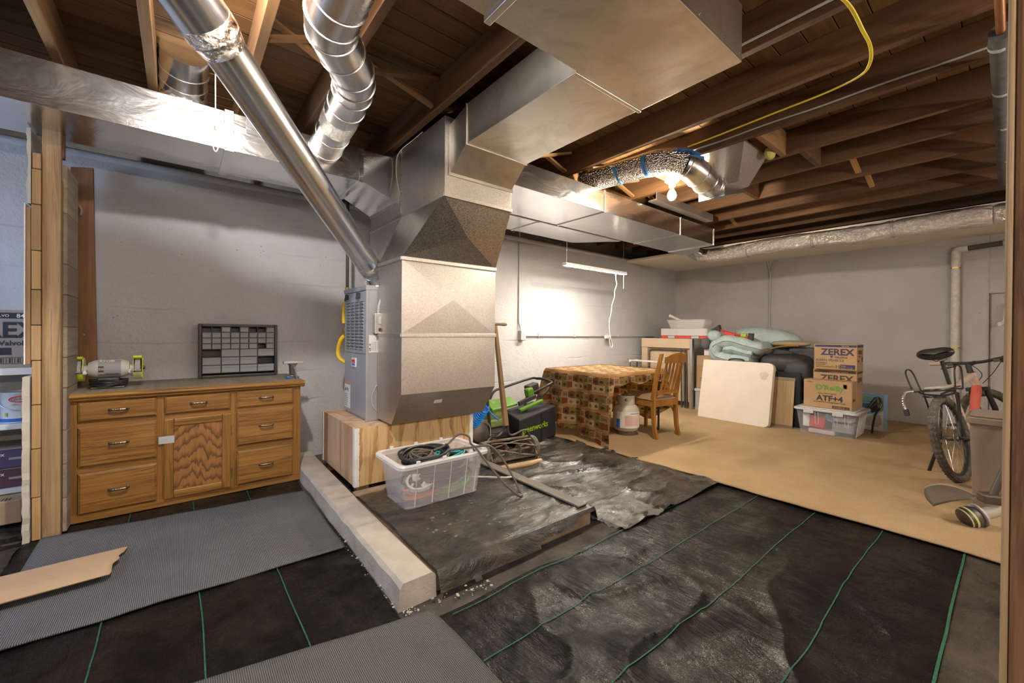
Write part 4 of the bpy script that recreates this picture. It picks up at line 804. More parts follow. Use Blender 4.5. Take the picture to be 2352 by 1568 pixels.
D = part('door', B().box(-.085, .288, CY-.004, CY, .05, .59), 'oak_Z', CB)
for x0, x1, z0, z1, m in ((-.086, -.035, .048, .592, 'oak_Z'), (.238, .289, .048, .592, 'oak_Z'), (-.034, .237, .048, .10, 'oak_X'), (-.034, .237, .54, .592, 'oak_X')):
    part('door_frame', B().box(x0, x1, CY-.020, CY-.004, z0, z1), m, D, bev=.006)
part('door_panel', B().box(-.034, .237, CY-.011, CY-.004, .10, .54), 'door_oak', D, bev=.002)
for z in (.16, .47): part('hinge', B().tube([(.293, CY-.012, z-.03), (.293, CY-.012, z+.03)], .006, 8).box(.289, .305, CY-.004, CY-.001, z-.025, z+.025), 'brass', D)
decal('tape_patch', CB, 'duct_tape', (-.113, CY-.0195, .428), (1, 0, 0), (0, 0, 1), .082, .050)
top = [(CY-.018, .752), (CY-.03, .758), (CY-.034, .764), (CY-.026, .769), (CY-.040, .774), (CY-.044, .784), (CY-.036, .793), (CY-.028, .800), (CY-.015, .801), (4.27, .801), (4.27, .752)]
part('worktop_edge', B().prism(top, CX0-.028, CX1+.025, 'X'), 'oak_X', CB, bev=.002)
part('worktop', B().box(CX0-.012, CX1+.012, CY-.018, 4.27, .8012, .803), 'old_board', CB)
# ---- parts organiser with small clear drawers
OR = thing('parts_organizer', 'black parts organiser with rows of small clear drawers leaning on the wall', 'organizer', (.39, 4.20, .803))
ox0, ox1, oz0, oz1, oy = .112, .672, .805, 1.25, 4.165
part('back_shell', B().box(ox0, ox1, oy+.10, oy+.108, oz0, oz1), 'organizer_black', OR)
for bx in ((ox0, ox0+.022, oz0, oz1), (ox1-.022, ox1, oz0, oz1), (ox0+.022, ox1-.022, oz0, oz0+.022), (ox0+.022, ox1-.022, oz1-.022, oz1)): part('frame_side', B().box(bx[0], bx[1], oy-.004, oy+.10, bx[2], bx[3]), 'organizer_black', OR, bev=.004)
ix0, ix1 = ox0+.022, ox1-.022; zt = oz1-.022; rows_ = [.047]*4+[.066]*3; z = zt; cw = (ix1-ix0)
missing = {(0, 0), (0, 1), (0, 3), (0, 5), (0, 6), (3, 6), (4, 0), (5, 3)}
tints = {(1, 5): 'ink_pink', (2, 4): 'ink_orange', (2, 2): 'ink_white', (5, 0): 'white_cord', (4, 3): 'ink_white', (5, 2): 'ink_white', (0, 2): 'ink_white', (3, 0): 'white_cord', (6, 1): 'ink_white', (4, 1): 'tan_cloth'}
protos = {}
for r, h in enumerate(rows_):
    n = 8 if r < 4 else 4; w = cw/n
    part('shelf', B().box(ix0, ix1, oy, oy+.10, z-h, z-h+.004), 'organizer_black', OR)
    for c in range(n):
        x = ix0+c*w
        if c: part('divider', B().box(x-.002, x+.002, oy, oy+.10, z-h+.004, z), 'organizer_black', OR)
        if (r, c) in missing: continue
        ml = WM[OR.name].inverted() @ Matrix.Translation((x+.004, oy-.002, z-h+.005))
        if n not in protos:
            ww = w-.008; hh = h-.007; q = B().box(0, ww, 0, .003, 0, hh*.80).box(0, ww, -.006, .004, hh*.72, hh).box(0, .002, .003, .09, 0, hh*.9).box(ww-.002, ww, .003, .09, 0, hh*.9).box(0, ww, .003, .09, 0, .002)
            protos[n] = part('drawer', q, 'drawer_clear', OR, local=True, ml=ml, bev=.0012); dr = protos[n]
        else: dr = inst(protos[n], OR, ml, 'drawer')
        if (r+c) % 2 == 0 or (r, c) in tints:
            bb = B(); rg = random.Random(r*9+c)
            for q in range(7): bb.ell(((w-.008)*(.12+.76*rg.random()), .012+.03*rg.random(), .006+.4*rg.random()*(h-.02)), (.004+.007*rg.random(), .006, .004+.004*rg.random()), R('Y', rg.random()*180), 6, 4)
            part('contents', bb, tints.get((r, c), 'steel' if (r*c) % 3 else 'grey_plastic'), dr, local=True, ml=Matrix.Identity(4))
    z -= h
# ---- bench grinder
GR = thing('bench_grinder', 'bench grinder with lime wheel guards and a coiled black cord on the cabinet', 'bench grinder', (-.385, 3.88, .803))
gy = 3.89; gz = .932; MX = R('Y', 90)
part('motor_body', B().lathe([(.010, -.105), (.045, -.10), (.052, -.085), (.060, -.07), (.063, -.05), (.063, .05), (.060, .07), (.052, .085), (.045, .10), (.010, .105)], (-.375, gy, gz), MX, 28), 'case_grey', GR, True)
part('motor_neck', B().lathe([(.026, -.15), (.026, -.10)], (-.375, gy, gz), MX, 16).lathe([(.026, .10), (.024, .15)], (-.375, gy, gz), MX, 16), 'case_grey', GR, True)
npl = part('name_plate', B().prism([(gy+.0645*sin(t_)*-1 if False else gy-.0645*cos(t_), gz+.0645*sin(t_)) for t_ in [radians(a) for a in range(-55, 66, 10)]]+[(gy-.0625*cos(t_), gz+.0625*sin(t_)) for t_ in [radians(a) for a in range(65, -56, -10)]], -.425, -.315, 'X'), 'ink_grey', GR, True)
text('RYOBI', .022, 'ink_white', npl, (-.42, gy-.0445, gz+.048), (1, 0, 0), (0, .75, .66), bold=.02, xs=1.2)
for q in range(4): decal('print_line', npl, 'ink_black' if q % 2 else 'tan_cloth', (-.423, gy-.066, gz-.03+.014*q), (1, 0, 0), (0, 0, 1), .026, .009)
decal('print_line', npl, 'ink_black', (-.39, gy-.0655, gz-.036), (1, 0, 0), (0, 0, 1), .07, .007)
for s, x in ((-1, -.52), (1, -.232)):
    wq = B().lathe([(.012, -.014), (.066, -.014), (.068, -.012), (.068, .012), (.066, .014), (.012, .014)], (x, gy, gz), MX, 28); part('grinding_wheel', wq, 'grind_stone', GR, True)
    def arc(a0, a1, r, x0, x1, t=.004):
        al = [radians(a0+(a1-a0)*i/14) for i in range(15)]
        return [(gy-r*cos(a), gz+r*sin(a)) for a in al]+[(gy-(r-t)*cos(a), gz+(r-t)*sin(a)) for a in al[::-1]]
    part('wheel_guard', B().prism(arc(62, 310, .078, 0, 0), x-.023, x+.023, 'X'), 'lime', GR, True)
    disc = [(gy-.078*cos(radians(a)), gz+.078*sin(radians(a))) for a in range(62, 311, 12)]
    part('guard_side', B().prism(disc, x-.026, x-.023, 'X') if s < 0 else B().prism(disc, x+.023, x+.026, 'X'), 'lime', GR); part('guard_inner', B().prism(disc, x+.020, x+.024, 'X') if s < 0 else B().prism(disc, x-.024, x-.020, 'X'), 'lime_pale', GR)
    part('spark_shield', B().box(x-.024, x+.024, gy-.062, gy-.03, gz+.072, gz+.088), 'lime', GR, bev=.003); part('front_guard', B().prism([(gy-.078*cos(radians(a)), gz+.078*sin(radians(a))) for a in range(-75, -19, 8)]+[(gy-.074*cos(radians(a)), gz+.074*sin(radians(a))) for a in range(-20, -76, -8)], x-.023, x+.023, 'X'), 'lime' if s < 0 else 'lime_pale', GR, True)
    part('tool_rest', B().box(x-.032, x+.022, gy-.115, gy-.072, gz-.012, gz-.007), 'steel', GR); part('wing_nut', B().ell((x-s*.036, gy-.075, gz-.02), (.012, .008, .010), None, 10, 6).box(x-s*.036-.006, x-s*.036+.006, gy-.078, gy-.072, gz-.03, gz-.002), 'white_plastic', GR, bev=.002)
    part('axle_nut', B().lathe([(.014, 0), (.010, .012)], (x+s*.026, gy, gz), R('Y', 90*s), 8), 'dark_steel', GR)
part('base_plate', B().box(-.46, -.295, gy-.075, gy+.07, .804, .816).box(-.43, -.325, gy-.045, gy+.045, .816, .872), 'dark_steel', GR, bev=.005)
cp = []
for i in range(90):
    a = i*.34; cp.append((-.375+(.085+.008*sin(i*.7))*cos(a), gy-.02+(.072+.006*cos(i*.5))*sin(a), .822+.042*(i/90)+.004*sin(i*1.3)))
part('power_cord', B().tube(spline(cp, 2), .0052, 6), 'cord_black', GR, True)
# ---- small vise
VS = thing('bench_vise', 'small steel bench vise clamped to the right corner of the oak cabinet', 'vise', (.725, 3.80, .803))
part('swivel_base', B().lathe([(.05, .001), (.052, .01), (.035, .022), (.03, .03)], (.725, 3.80, .803), None, 20), 'steel', VS, True)
part('body', B().prism([(.685, .93), (.765, .93), (.745, .91), (.742, .835), (.708, .835), (.705, .91)], 3.77, 3.84, 'Y'), 'dark_steel', VS, bev=.005); part('jaw', B().box(.655, .80, 3.765, 3.785, .928, .948), 'steel', VS, bev=.002); part('jaw', B().box(.655, .80, 3.79, 3.81, .928, .948), 'steel', VS, bev=.002)
part('lead_screw', B().tube([(.728, 3.77, .895), (.728, 3.72, .895)], .010, 10), 'chrome', VS, True); part('handle', B().tube([(.722, 3.725, .915), (.745, 3.715, .80), (.752, 3.713, .775)], [.006, .006, .008], 8), 'chrome', VS, True)
part('clamp_knob', B().lathe([(.016, 0), (.018, .006), (.012, .016)], (.690, 3.765, .812), None, 12), 'ink_blue', VS, True)
# ================================================================ storage shelf behind the partition
SH = thing('storage_shelf', 'white painted wooden storage shelf behind the torn partition wall', 'shelf', (-1.4, 4.05, 0))
for z0, z1, xr in ((.918, .952, -.72), (.572, .606, -.72), (.176, .206, -.72)): part('shelf_board', B().box(-2.1, xr, 3.92, 4.28, z0, z1), 'shelf_white', SH, bev=.004)
for x in (-2.1, -.735): part('upright', B().box(x-.02, x+.02, 4.20, 4.28, -.01, 1.35), 'shelf_white', SH)
part('paper_liner', B().box(-2.09, -.725, 3.915, 3.9195, .912, .955), 'label_white', SH)
zx = thing('cardboard_box', 'brown antifreeze carton with big black lettering on the top shelf by the partition', 'cardboard box', (-.96, 4.08, .952))
part('carton', B().box(-1.20, -.738, 3.95, 4.25, .953, 1.315), 'cardboard_grey', zx, bev=.003); fy = 3.95
decal('print_band', zx, 'ink_blueblack', (-1.20, fy, 1.262), (1, 0, 0), (0, 0, 1), .455, .036)
text('PACCAR | VOLVO', .022, 'ink_white', zx, (-1.005, fy-.0015, 1.272), (1, 0, 0), (0, 0, 1)); text('84', .034, 'ink_white', zx, (-.80, fy-.0015, 1.268), (1, 0, 0), (0, 0, 1), bold=.01)
text('ZEREX', .135, 'ink_blueblack', zx, (-1.085, fy, 1.145), (1, 0, 0), (0, 0, 1), bold=.028, xs=.95); text('Valvoline', .042, 'ink_blueblack', zx, (-.872, fy, 1.095), (1, 0, 0), (0, 0, 1), bold=.02)
part('emblem', B().prism([(-.935, 1.122), (-.915, 1.122), (-.90, 1.107), (-.885, 1.122), (-.865, 1.122), (-.895, 1.096), (-.905, 1.096)], fy-.0015, fy), 'ink_blueblack', zx) if False else part('emblem', B().prism([(-.945, 1.122), (-.920, 1.122), (-.903, 1.105), (-.893, 1.122), (-.880, 1.122), (-.898, 1.094), (-.912, 1.094)], fy-.0015, fy, 'Y'), 'ink_blueblack', zx)
decal('print_band', zx, 'ink_blueblack', (-1.15, fy, 1.035), (1, 0, 0), (0, 0, 1), .33, .045); text('TRANE', .04, 'ink_white', zx, (-1.04, fy-.0015, 1.042), (1, 0, 0), (0, 0, 1), bold=.01)
for i in range(14): decal('bar', zx, 'ink_black', (-.90+.0115*i, fy, .985), (1, 0, 0), (0, 0, 1), .003+.004*(i % 3 == 0), .03)
decal('bar_frame', zx, 'ink_black', (-.91, fy, 1.017), (1, 0, 0), (0, 0, 1), .175, .003); decal('bar_frame', zx, 'ink_black', (-.91, fy, .979), (1, 0, 0), (0, 0, 1), .175, .003)
def can(x, y, z, mat, label, band, writing=True):
    T = thing('paint_can', label, 'paint can', (x, y, z))
    part('can_body', B().lathe([(.082, .001), (.085, .004), (.083, .008), (.083, .182), (.086, .186), (.086, .192), (.078, .193), (.076, .186), (.002, .186)], (x, y, z), None, 32), mat, T, True)
    part('label_band', B().lathe([(.0838, .008), (.0838, .03)], (x, y, z), None, 32, False), band, T, True)
    part('bail_handle', B().tube(spline([(x-.085, y-.01, z+.16), (x-.07, y-.06, z+.115), (x-.01, y-.092, z+.085), (x+.05, y-.078, z+.088), (x+.083, y-.01, z+.16)], 6), .002, 6), 'steel', T, True); part('ear', B().lathe([(.012, 0), (.009, .006)], (x-.083, y, z+.16), R('Y', -90), 10), 'steel', T)
    if writing:
        lb = part('oval_ring', B().tube([(x+.015+.045*cos(t_), y-.0845+.006*cos(t_)**2, z+.150+.017*sin(t_)) for t_ in [2*pi*i/24 for i in range(24)]], .003, 5, closed=True), 'ink_red', T)
        text('Glidden', .024, 'ink_black', T, (x-.022, y-.0845, z+.143), (1, .12, 0), (0, 0, 1)); text('SPEED WALL', .013, 'ink_grey', T, (x-.02, y-.0845, z+.112), (1, .12, 0), (0, 0, 1)); decal('tint_mark', T, 'ink_lime', (x-.048, y-.0705, z+.045), (1, -.6, 0), (0, 0, 1), .012, .022)
    return T
can(-.80, 4.03, .606, 'can_metal', 'silver paint can with a wire handle and oval emblem on the middle shelf', 'ink_blue')
can(-.975, 4.04, .606, 'can_dark', 'dark paint can partly cut off by the left picture edge', 'ink_green', False)
def fixture_box(z, mat, label, l1, l2):
    T = thing('carton', label, 'cardboard box', (-1.0, 4.08, z)); part('carton_body', B().box(-1.5, -.745, 3.95, 4.25, z, z+.115), mat, T, bev=.003); part('flap_edge', B().box(-1.5, -.744, 3.947, 4.25, z+.1152, z+.119), 'cardboard_grey', T)
    text('Metalux', .03, 'ink_white', T, (-.945, 3.95, z+.077), (1, 0, 0), (0, 0, 1), bold=.015)
    text(l1, .017, 'ink_white', T, (-.965, 3.95, z+.05), (1, 0, 0), (0, 0, 1)); text(l2, .015, 'ink_white', T, (-.965, 3.95, z+.03), (1, 0, 0), (0, 0, 1)); decal('print_band', T, 'ink_grey', (-.83, 3.95, z+.05), (1, 0, 0), (0, 0, 1), .06, .014)
fixture_box(.208, 'maroon_box', 'maroon light fixture carton lying lower of the two on the low shelf', 'Round', 'Flushmount'); fixture_box(.33, 'purple_box', 'purple light fixture carton lying on top of the maroon one', 'Large Ceramic', 'Bajo Resante')
lb = thing('cardboard_box', 'large plain parcel carton with a shipping label under the lowest shelf', 'cardboard box', (-1.05, 3.95, .0)); part('carton', B().box(-1.45, -.745, 3.78, 4.2, .03, .17), 'cardboard_dull', lb, bev=.006)
decal('blue_strip', lb, 'ink_blue', (-1.2, 4.02, .17), (1, 0, 0), (0, 1, 0), .42, .12); s_ = decal('shipping_label', lb, 'label_white', (-1.02, 3.83, .17), (1, .1, 0), (-.1, 1, 0), .16, .2)
for i in range(9): decal('bar', s_, 'ink_black', (-.985+.006*i, 3.86+.0006*i, .1715), (1, .1, 0), (-.1, 1, 0), .003, .06)
text('T2H 0J3', .03, 'ink_black', s_, (-.90, 3.85, .1715), (-.1, 1, 0), (-1, -.1, 0), bold=.01)
for i in range(8): decal('bar', lb, 'ink_brown', (-.90+.014*i, 3.795, .17), (1, 0, 0), (0, 1, 0), .006, .05)
# ================================================================ clear tote full of cords
TT = thing('storage_tote', 'clear plastic tote full of coiled cables in front of the furnace platform', 'storage tote', (1.32, 2.49, .105))
zb_, zt_ = .112, .405
def ring(x0, x1, y0, y1, z, r): return [(p[0], p[1], z) for p in rrect(x0, x1, y0, y1, r, 5)]
lo = ring(1.065, 1.60, 2.325, 2.645, zb_, .045); hi = ring(1.025, 1.625, 2.285, 2.665, zt_-.03, .05); n = len(lo)
li = ring(1.071, 1.594, 2.331, 2.639, zb_+.004, .042); hi2 = ring(1.030, 1.620, 2.290, 2.660, zt_-.03, .048)
part('tote_wall', B().add(lo+hi+hi2+li, [(k, (k+1) % n, n+(k+1) % n, n+k) for k in range(n)]+[(2*n+k, 2*n+(k+1) % n, 3*n+(k+1) % n, 3*n+k) for k in range(n)]+[(n+k, n+(k+1) % n, 2*n+(k+1) % n, 2*n+k) for k in range(n)]+[list(range(n))[::-1]]), 'tote_clear', TT, True)
r0 = [ring(1.022, 1.628, 2.282, 2.668, zt_-.035, .05), ring(1.000, 1.650, 2.262, 2.690, zt_-.030, .055), ring(.998, 1.652, 2.260, 2.692, zt_-.012, .055), ring(1.004, 1.646, 2.266, 2.686, zt_-.004, .052), ring(1.028, 1.622, 2.288, 2.662, zt_-.006, .048)]
part('rim', B().add([p for q in r0 for p in q], [(i*n+k, i*n+(k+1) % n, (i+1)*n+(k+1) % n, (i+1)*n+k) for i in range(4) for k in range(n)]), 'tote_edge', TT, True)
for x in (1.12, 1.24, 1.36, 1.48, 1.56): part('rib', B().tube([(x, 2.285, zt_-.04), (x*.98+.025, 2.322, zb_+.01)], .0035, 5), 'tote_edge', TT)
for x in (1.12, 1.30, 1.50):
    for y in (2.272, 2.678): part('rim_lug', B().box(x-.012, x+.012, y-.008, y+.008, zt_-.006, zt_+.012), 'tote_edge', TT, bev=.003)
def coil(name, label, c, rx, ry, turns, r, mat, z0, z1, seed, tilt=0, ang=0, extra=None):
    rg = random.Random(seed); pts = []; N = int(turns*14); M_ = R('Z', ang) @ R('X', tilt); px = [rg.uniform(-1, 1) for _ in range(6)]
    for i in range(N+1):
        a = 2*pi*turns*i/N; k = 1+.12*sin(a*.37+px[0]*3)+.08*sin(a*.83+px[1]*5)
        p = M_ @ Vector((rx*k*cos(a), ry*k*sin(a), 0)); pts.append(Vector((c[0], c[1], z0+(z1-z0)*i/N))+p+Vector((0, 0, .012*sin(a*1.7+px[2]))))
    if extra: pts += [Vector(q) for q in extra]
    return solo(name, B().tube(spline(pts, 2), r, 7), mat, label, 'cable', True)
coil('extension_cord', 'orange cord coiled at the bottom of the clear tote', (1.22, 2.455), .12, .09, 4, .0075, 'orange_cord', .135, .19, 1)
coil('extension_cord', 'green cord coiled low in the clear tote', (1.41, 2.47), .15, .11, 6, .008, 'green_cord', .14, .215, 2)
coil('cable', 'black cables bundled in the middle of the clear tote', (1.36, 2.48), .205, .13, 13, .010, 'cord_black', .205, .345, 3, 5)
coil('cable', 'white cable looped against the near corner of the clear tote', (1.22, 2.40), .11, .055, 2, .008, 'white_cord', .20, .26, 4, 35, 8)
coil('cable', 'teal cable coiled near the top of the clear tote', (1.44, 2.44), .10, .075, 3, .006, 'teal_cord', .345, .375, 5)
coil('cable', 'tangle of black cords heaped above the rim of the clear tote', (1.27, 2.47), .17, .11, 6, .0085, 'cord_black', .365, .405, 6, 8, 10)
coil('cable', 'grey ribbed cord coiled on top of the cables in the tote', (1.22, 2.42), .075, .045, 6, .0065, 'brown_cord', .375, .415, 8, 20)
solo('power_cord', B().tube(spline([(1.32, 2.46, .405), (1.45, 2.50, .415), (1.54, 2.50, .47), (1.60, 2.46, .455), (1.58, 2.40, .42), (1.555, 2.30, .418), (1.545, 2.25, .405), (1.60, 2.18, .30), (1.66, 2.10, .20), (1.72, 2.05, .135), (1.765, 2.06, .121), (1.79, 2.11, .125), (1.77, 2.17, .22), (1.72, 2.23, .34), (1.66, 2.27, .415), (1.60, 2.29, .425), (1.50, 2.36, .41), (1.40, 2.42, .40)], 6), .0075, 8), 'brown_cord', 'brown flat cord hanging in a loop over the rim of the tote', 'cable', True)
solo('white_plug', B().obox((1.17, 2.40, .275), (.05, .035, .045), R('Z', 20)).obox((1.22, 2.375, .225), (.05, .03, .04), R('Y', 25)), 'white_plastic', 'white plug lying among the cords inside the clear tote', 'plug', bev=.008)
solo('white_cable', B().tube(spline([(1.655, 2.55, .130), (1.75, 2.48, .128), (1.85, 2.38, .130), (1.92, 2.33, .134)], 5), .006, 6), 'white_cord', 'thin white cable lying on the black plastic right of the tote', 'cable', True)
# ================================================================ reel mower
RM = thing('reel_mower', 'rusty old reel mower with a wooden handle beside the furnace platform', 'reel mower', (2.36, 2.86, 0))
wl, wr = Vector((2.09, 2.97, .112)), Vector((2.60, 2.90, .112)); ax = (wr-wl).normalized(); MA = align(ax)
for c in (wl, wr):
    part('wheel', B().lathe([(.085, -.02), (.108, -.022), (.112, -.01), (.112, .01), (.108, .022), (.085, .02)], c, MA, 26), 'tire_dusty', RM, True); part('wheel_disc', B().lathe([(.02, -.016), (.088, -.012), (.088, .006), (.02, .012)], c, MA, 22), 'rusty', RM, True)
part('cross_bar', B().tube([wl+Vector((.02, .02, .10)), wr+Vector((-.03, .02, .10))], .013, 10), 'rusty', RM, True)
rc = Vector((0, -.06, .02))
for k in range(5):
    pts = []
    for i in range(17):
        u = i/16; a = 2*pi*k/5+u*1.5; p = wl+(wr-wl)*(.10+.80*u)+rc; pts.append(p+Vector((0, cos(a), sin(a)))*.078)
    part('reel_blade', B().tube(pts, .014, 6, flat=.25), 'rusty', RM)
part('reel_axle', B().tube([wl+(wr-wl)*.06+rc, wr-(wr-wl)*.06+rc], .010, 8), 'rusty', RM, True)
for u in (.12, .38, .62, .88): c = wl+(wr-wl)*u+rc; part('spider', B().lathe([(.02, -.004), (.06, -.003), (.06, .003), (.02, .004)], c, MA, 5), 'rusty', RM)
for u in (.05, .95): c = wl+(wr-wl)*u; part('side_plate', B().prism([(-.11, -.075), (.05, -.03), (.07, .05), (0, .09), (-.07, .05), (-.13, -.03)], -.006, .006, 'X').xf(Matrix.Translation(c) @ (Matrix((ax, Vector((0, 0, 1)).cross(ax), Vector((0, 0, 1)))).transposed()).to_4x4()), 'rusty', RM)
yv = Vector((0, 0, 1)).cross(ax)
part('bed_knife', B().hexa([wl+(wr-wl)*u+yv*a+Vector((0, 0, z)) for z in (-.075, -.065) for u, a in ((.06, -.12), (.94, -.12), (.94, -.06), (.06, -.06))]), 'dark_steel', RM); part('deflector', B().hexa([wl+(wr-wl)*u+yv*a+Vector((0, 0, z)) for z, dz in ((-.04, 0), (-.034, 0)) for u, a in ((.08, -.13), (.92, -.13), (.92, -.05), (.08, -.05))]), 'rusty', RM)
part('roller', B().tube([wl+(wr-wl)*.10+yv*-.175+Vector((0, 0, -.085)), wr-(wr-wl)*.02+yv*-.175+Vector((0, 0, -.085))], .025, 14), 'roller_wood', RM, True)
hb = Vector((2.285, 2.90, .36))
part('yoke', B().tube(spline([wl+Vector((.07, 0, .05)), wl+Vector((.06, .02, .10)), wl+Vector((.10, .015, .14)), (2.22, 2.93, .27), (2.262, 2.915, .31), hb+Vector((-.025, 0, .0))], 5), .012, 8), 'dark_steel', RM, True)
part('yoke', B().tube(spline([wr+Vector((-.04, 0, .05)), wr+Vector((-.03, .0, .12)), wr+Vector((-.09, .01, .17)), (2.36, 2.90, .26), (2.315, 2.905, .30), hb+Vector((.022, 0, .0))], 5), .010, 8), 'dark_steel', RM, True)
hx = (Vector((2.185, 2.94, 1.26))-hb); Lh = hx.length; hz_ = hx.normalized(); Mh = Matrix((Vector((1, 0, 0)).cross(hz_).cross(hz_)*-1, hz_.cross(Vector((1, 0, 0)).cross(hz_).cross(hz_)*-1), hz_)).transposed()
part('handle_shaft', B().hexa([(a*w, c*w, z) for z, w in ((0, .021), (Lh, .015)) for a, c in ((-1, -1), (1, -1), (1, 1), (-1, 1))]), 'handle_wood', RM, bev=.003, local=True, ml=WM[RM.name].inverted() @ Matrix.Translation(hb) @ Mh.to_4x4())
part('cross_grip', B().lathe([(.004, -.135), (.013, -.13), (.016, -.10), (.012, -.06), (.013, 0), (.012, .06), (.016, .10), (.013, .125), (.004, .135)], (2.185, 2.94, 1.272), R('Y', 90), 12), 'handle_wood', RM, True)
# ================================================================ electric mower with grass catcher
EM = thing('lawn_mower', 'green electric lawn mower with a black grass catcher behind the reel mower', 'lawn mower', (2.75, 3.5, 0))
part('deck', B().prism([(2.42, 3.30), (2.95, 3.30), (2.98, 3.62), (2.90, 3.76), (2.44, 3.76), (2.38, 3.6)], .10, .20), 'catcher_black', EM, bev=.03, seg=3)
part('motor_cover', B().ell((2.60, 3.58, .33), (.15, .16, .14), None, 20, 12).box(2.44, 2.80, 3.42, 3.72, .20, .29), 'mower_olive', EM, True, bev=.02)
part('battery_door', B().hexa([(2.50, 3.40, .37), (2.86, 3.42, .40), (2.86, 3.56, .46), (2.52, 3.56, .44), (2.50, 3.40, .40), (2.86, 3.42, .43), (2.86, 3.56, .49), (2.52, 3.56, .47)]), 'mower_green', EM, bev=.01)
for x, y in ((2.40, 3.30), (2.92, 3.28), (2.42, 3.76), (2.92, 3.74)):
    part('wheel', B().lathe([(.02, -.025), (.088, -.028), (.095, -.015), (.095, .015), (.088, .028), (.02, .025)], (x, y, .092), R('X', 90), 22), 'rubber', EM, True)
gc = part('grass_catcher', B().hexa([(2.66, 3.16, .015), (3.36, 3.33, .015), (3.30, 3.68, .015), (2.75, 3.55, .015), (2.66, 3.16, .315), (3.37, 3.34, .365), (3.31, 3.68, .375), (2.75, 3.55, .345)]).add([], []), 'catcher_black', EM, bev=.018, seg=3)
bag = Vector((3.44-2.66, 3.34-3.16, 0)).normalized()
text('greenworks', .093, 'ink_lime', gc, Vector((2.66, 3.16, .165))+bag*.05, bag, (0, -.0, 1), bold=.012, xs=1.08)
part('seam', B().tube([(3.06, 3.25, .02), (3.06, 3.25, .335)], .004, 5), 'catcher_black', gc)
hd = [spline([(2.93, 3.34, .28), (2.95, 3.40, .42), (3.02, 3.42, .50), (3.28, 3.38, .60), (3.365, 3.40, .62)], 5), spline([(2.70, 3.78, .30), (2.80, 3.80, .50), (2.95, 3.80, .55), (3.30, 3.72, .64), (3.35, 3.66, .645)], 5)]
for h in hd: part('handle_tube', B().tube(h, .014, 10), 'black_metal', EM, True)
part('handle_bar', B().tube(spline([(3.365, 3.40, .62), (3.385, 3.50, .635), (3.38, 3.60, .645), (3.35, 3.66, .645)], 5), .016, 10), 'black_metal', EM, True)
part('handle_tube', B().tube(spline([(3.36, 3.42, .60), (3.28, 3.40, .53), (3.20, 3.40, .48), (3.16, 3.42, .40)], 5), .012, 8), 'black_metal', EM, True)
part('control_box', B().obox((3.10, 3.46, .555), (.15, .10, .13), R('Y', -14)), 'ink_black', EM, bev=.015); part('control_panel', B().obox((3.02, 3.42, .535), (.09, .08, .10), R('Y', -14)), 'mower_green', EM, bev=.02); part('latch_bar', B().obox((2.96, 3.38, .46), (.26, .03, .05), R('Y', -14)), 'ink_black', EM, bev=.008)
part('lime_trim', B().obox((2.98, 3.34, .405), (.34, .05, .03), R('Y', -13)), 'mower_green', EM, bev=.008)
# rounded black tank + blue air hose beside the platform
AC = thing('air_compressor', 'small dark round compressor tank beside the plywood platform', 'air compressor', (2.26, 3.42, 0))
part('tank', B().lathe([(.01, -.22), (.10, -.20), (.145, -.14), (.15, 0), (.145, .14), (.10, .20), (.01, .22)], (2.26, 3.46, .19), R('X', 78), 26), 'dark_steel', AC, True); part('foot', B().box(2.20, 2.24, 3.28, 3.32, 0, .08).box(2.29, 2.33, 3.28, 3.32, 0, .08).box(2.2, 2.24, 3.6, 3.64, 0, .08), 'black_metal', AC)
part('gauge_rod', B().tube(spline([(2.34, 3.30, .33), (2.38, 3.27, .26), (2.37, 3.25, .16)], 5), .006, 6).lathe([(.02, 0), (.02, .015)], (2.40, 3.24, .14), R('X', 90), 12), 'steel', AC, True)
AH = []; 
for i in range(140): a = i*.42; AH.append((2.22+.05*cos(a)+.0009*i-.04, 3.26+.045*sin(a)*.6, .34+.052*sin(a)+.0010*i))
solo('air_hose', B().tube(AH+[(2.36, 3.22, .40), (2.43, 3.2, .34)], .0075, 6), 'blue_hose', 'bright blue coiled air hose hung beside the plywood platform', 'air hose', True)
solo('steel_rod', B().tube([(2.40, 3.30, .22), (2.30, 3.24, .72), (2.285, 3.235, .76)], [.016, .016, .018], 10), 'dark_steel', 'grey steel tube handle leaning beside the wooden mower shaft', 'pipe', True)
# ================================================================ table with patterned cloth
TB = thing('folding_table', 'black legged square table hidden under the patterned cloth', 'table', (4.05, 3.2, 0)); tx0, tx1, ty0, ty1, tz = 3.52, 4.62, 2.72, 3.68, .752
part('tabletop', B().box(tx0, tx1, ty0, ty1, .722, tz), 'table_ply', TB, bev=.004)
for x, y in ((tx0+.08, ty0+.08), (tx1-.03, ty0+.06), (tx0+.08, ty1-.08), (tx1-.06, ty1-.08)): part('leg', B().tube([(x, y, .0), (x, y, .722)], .013, 10), 'black_metal', TB, True)
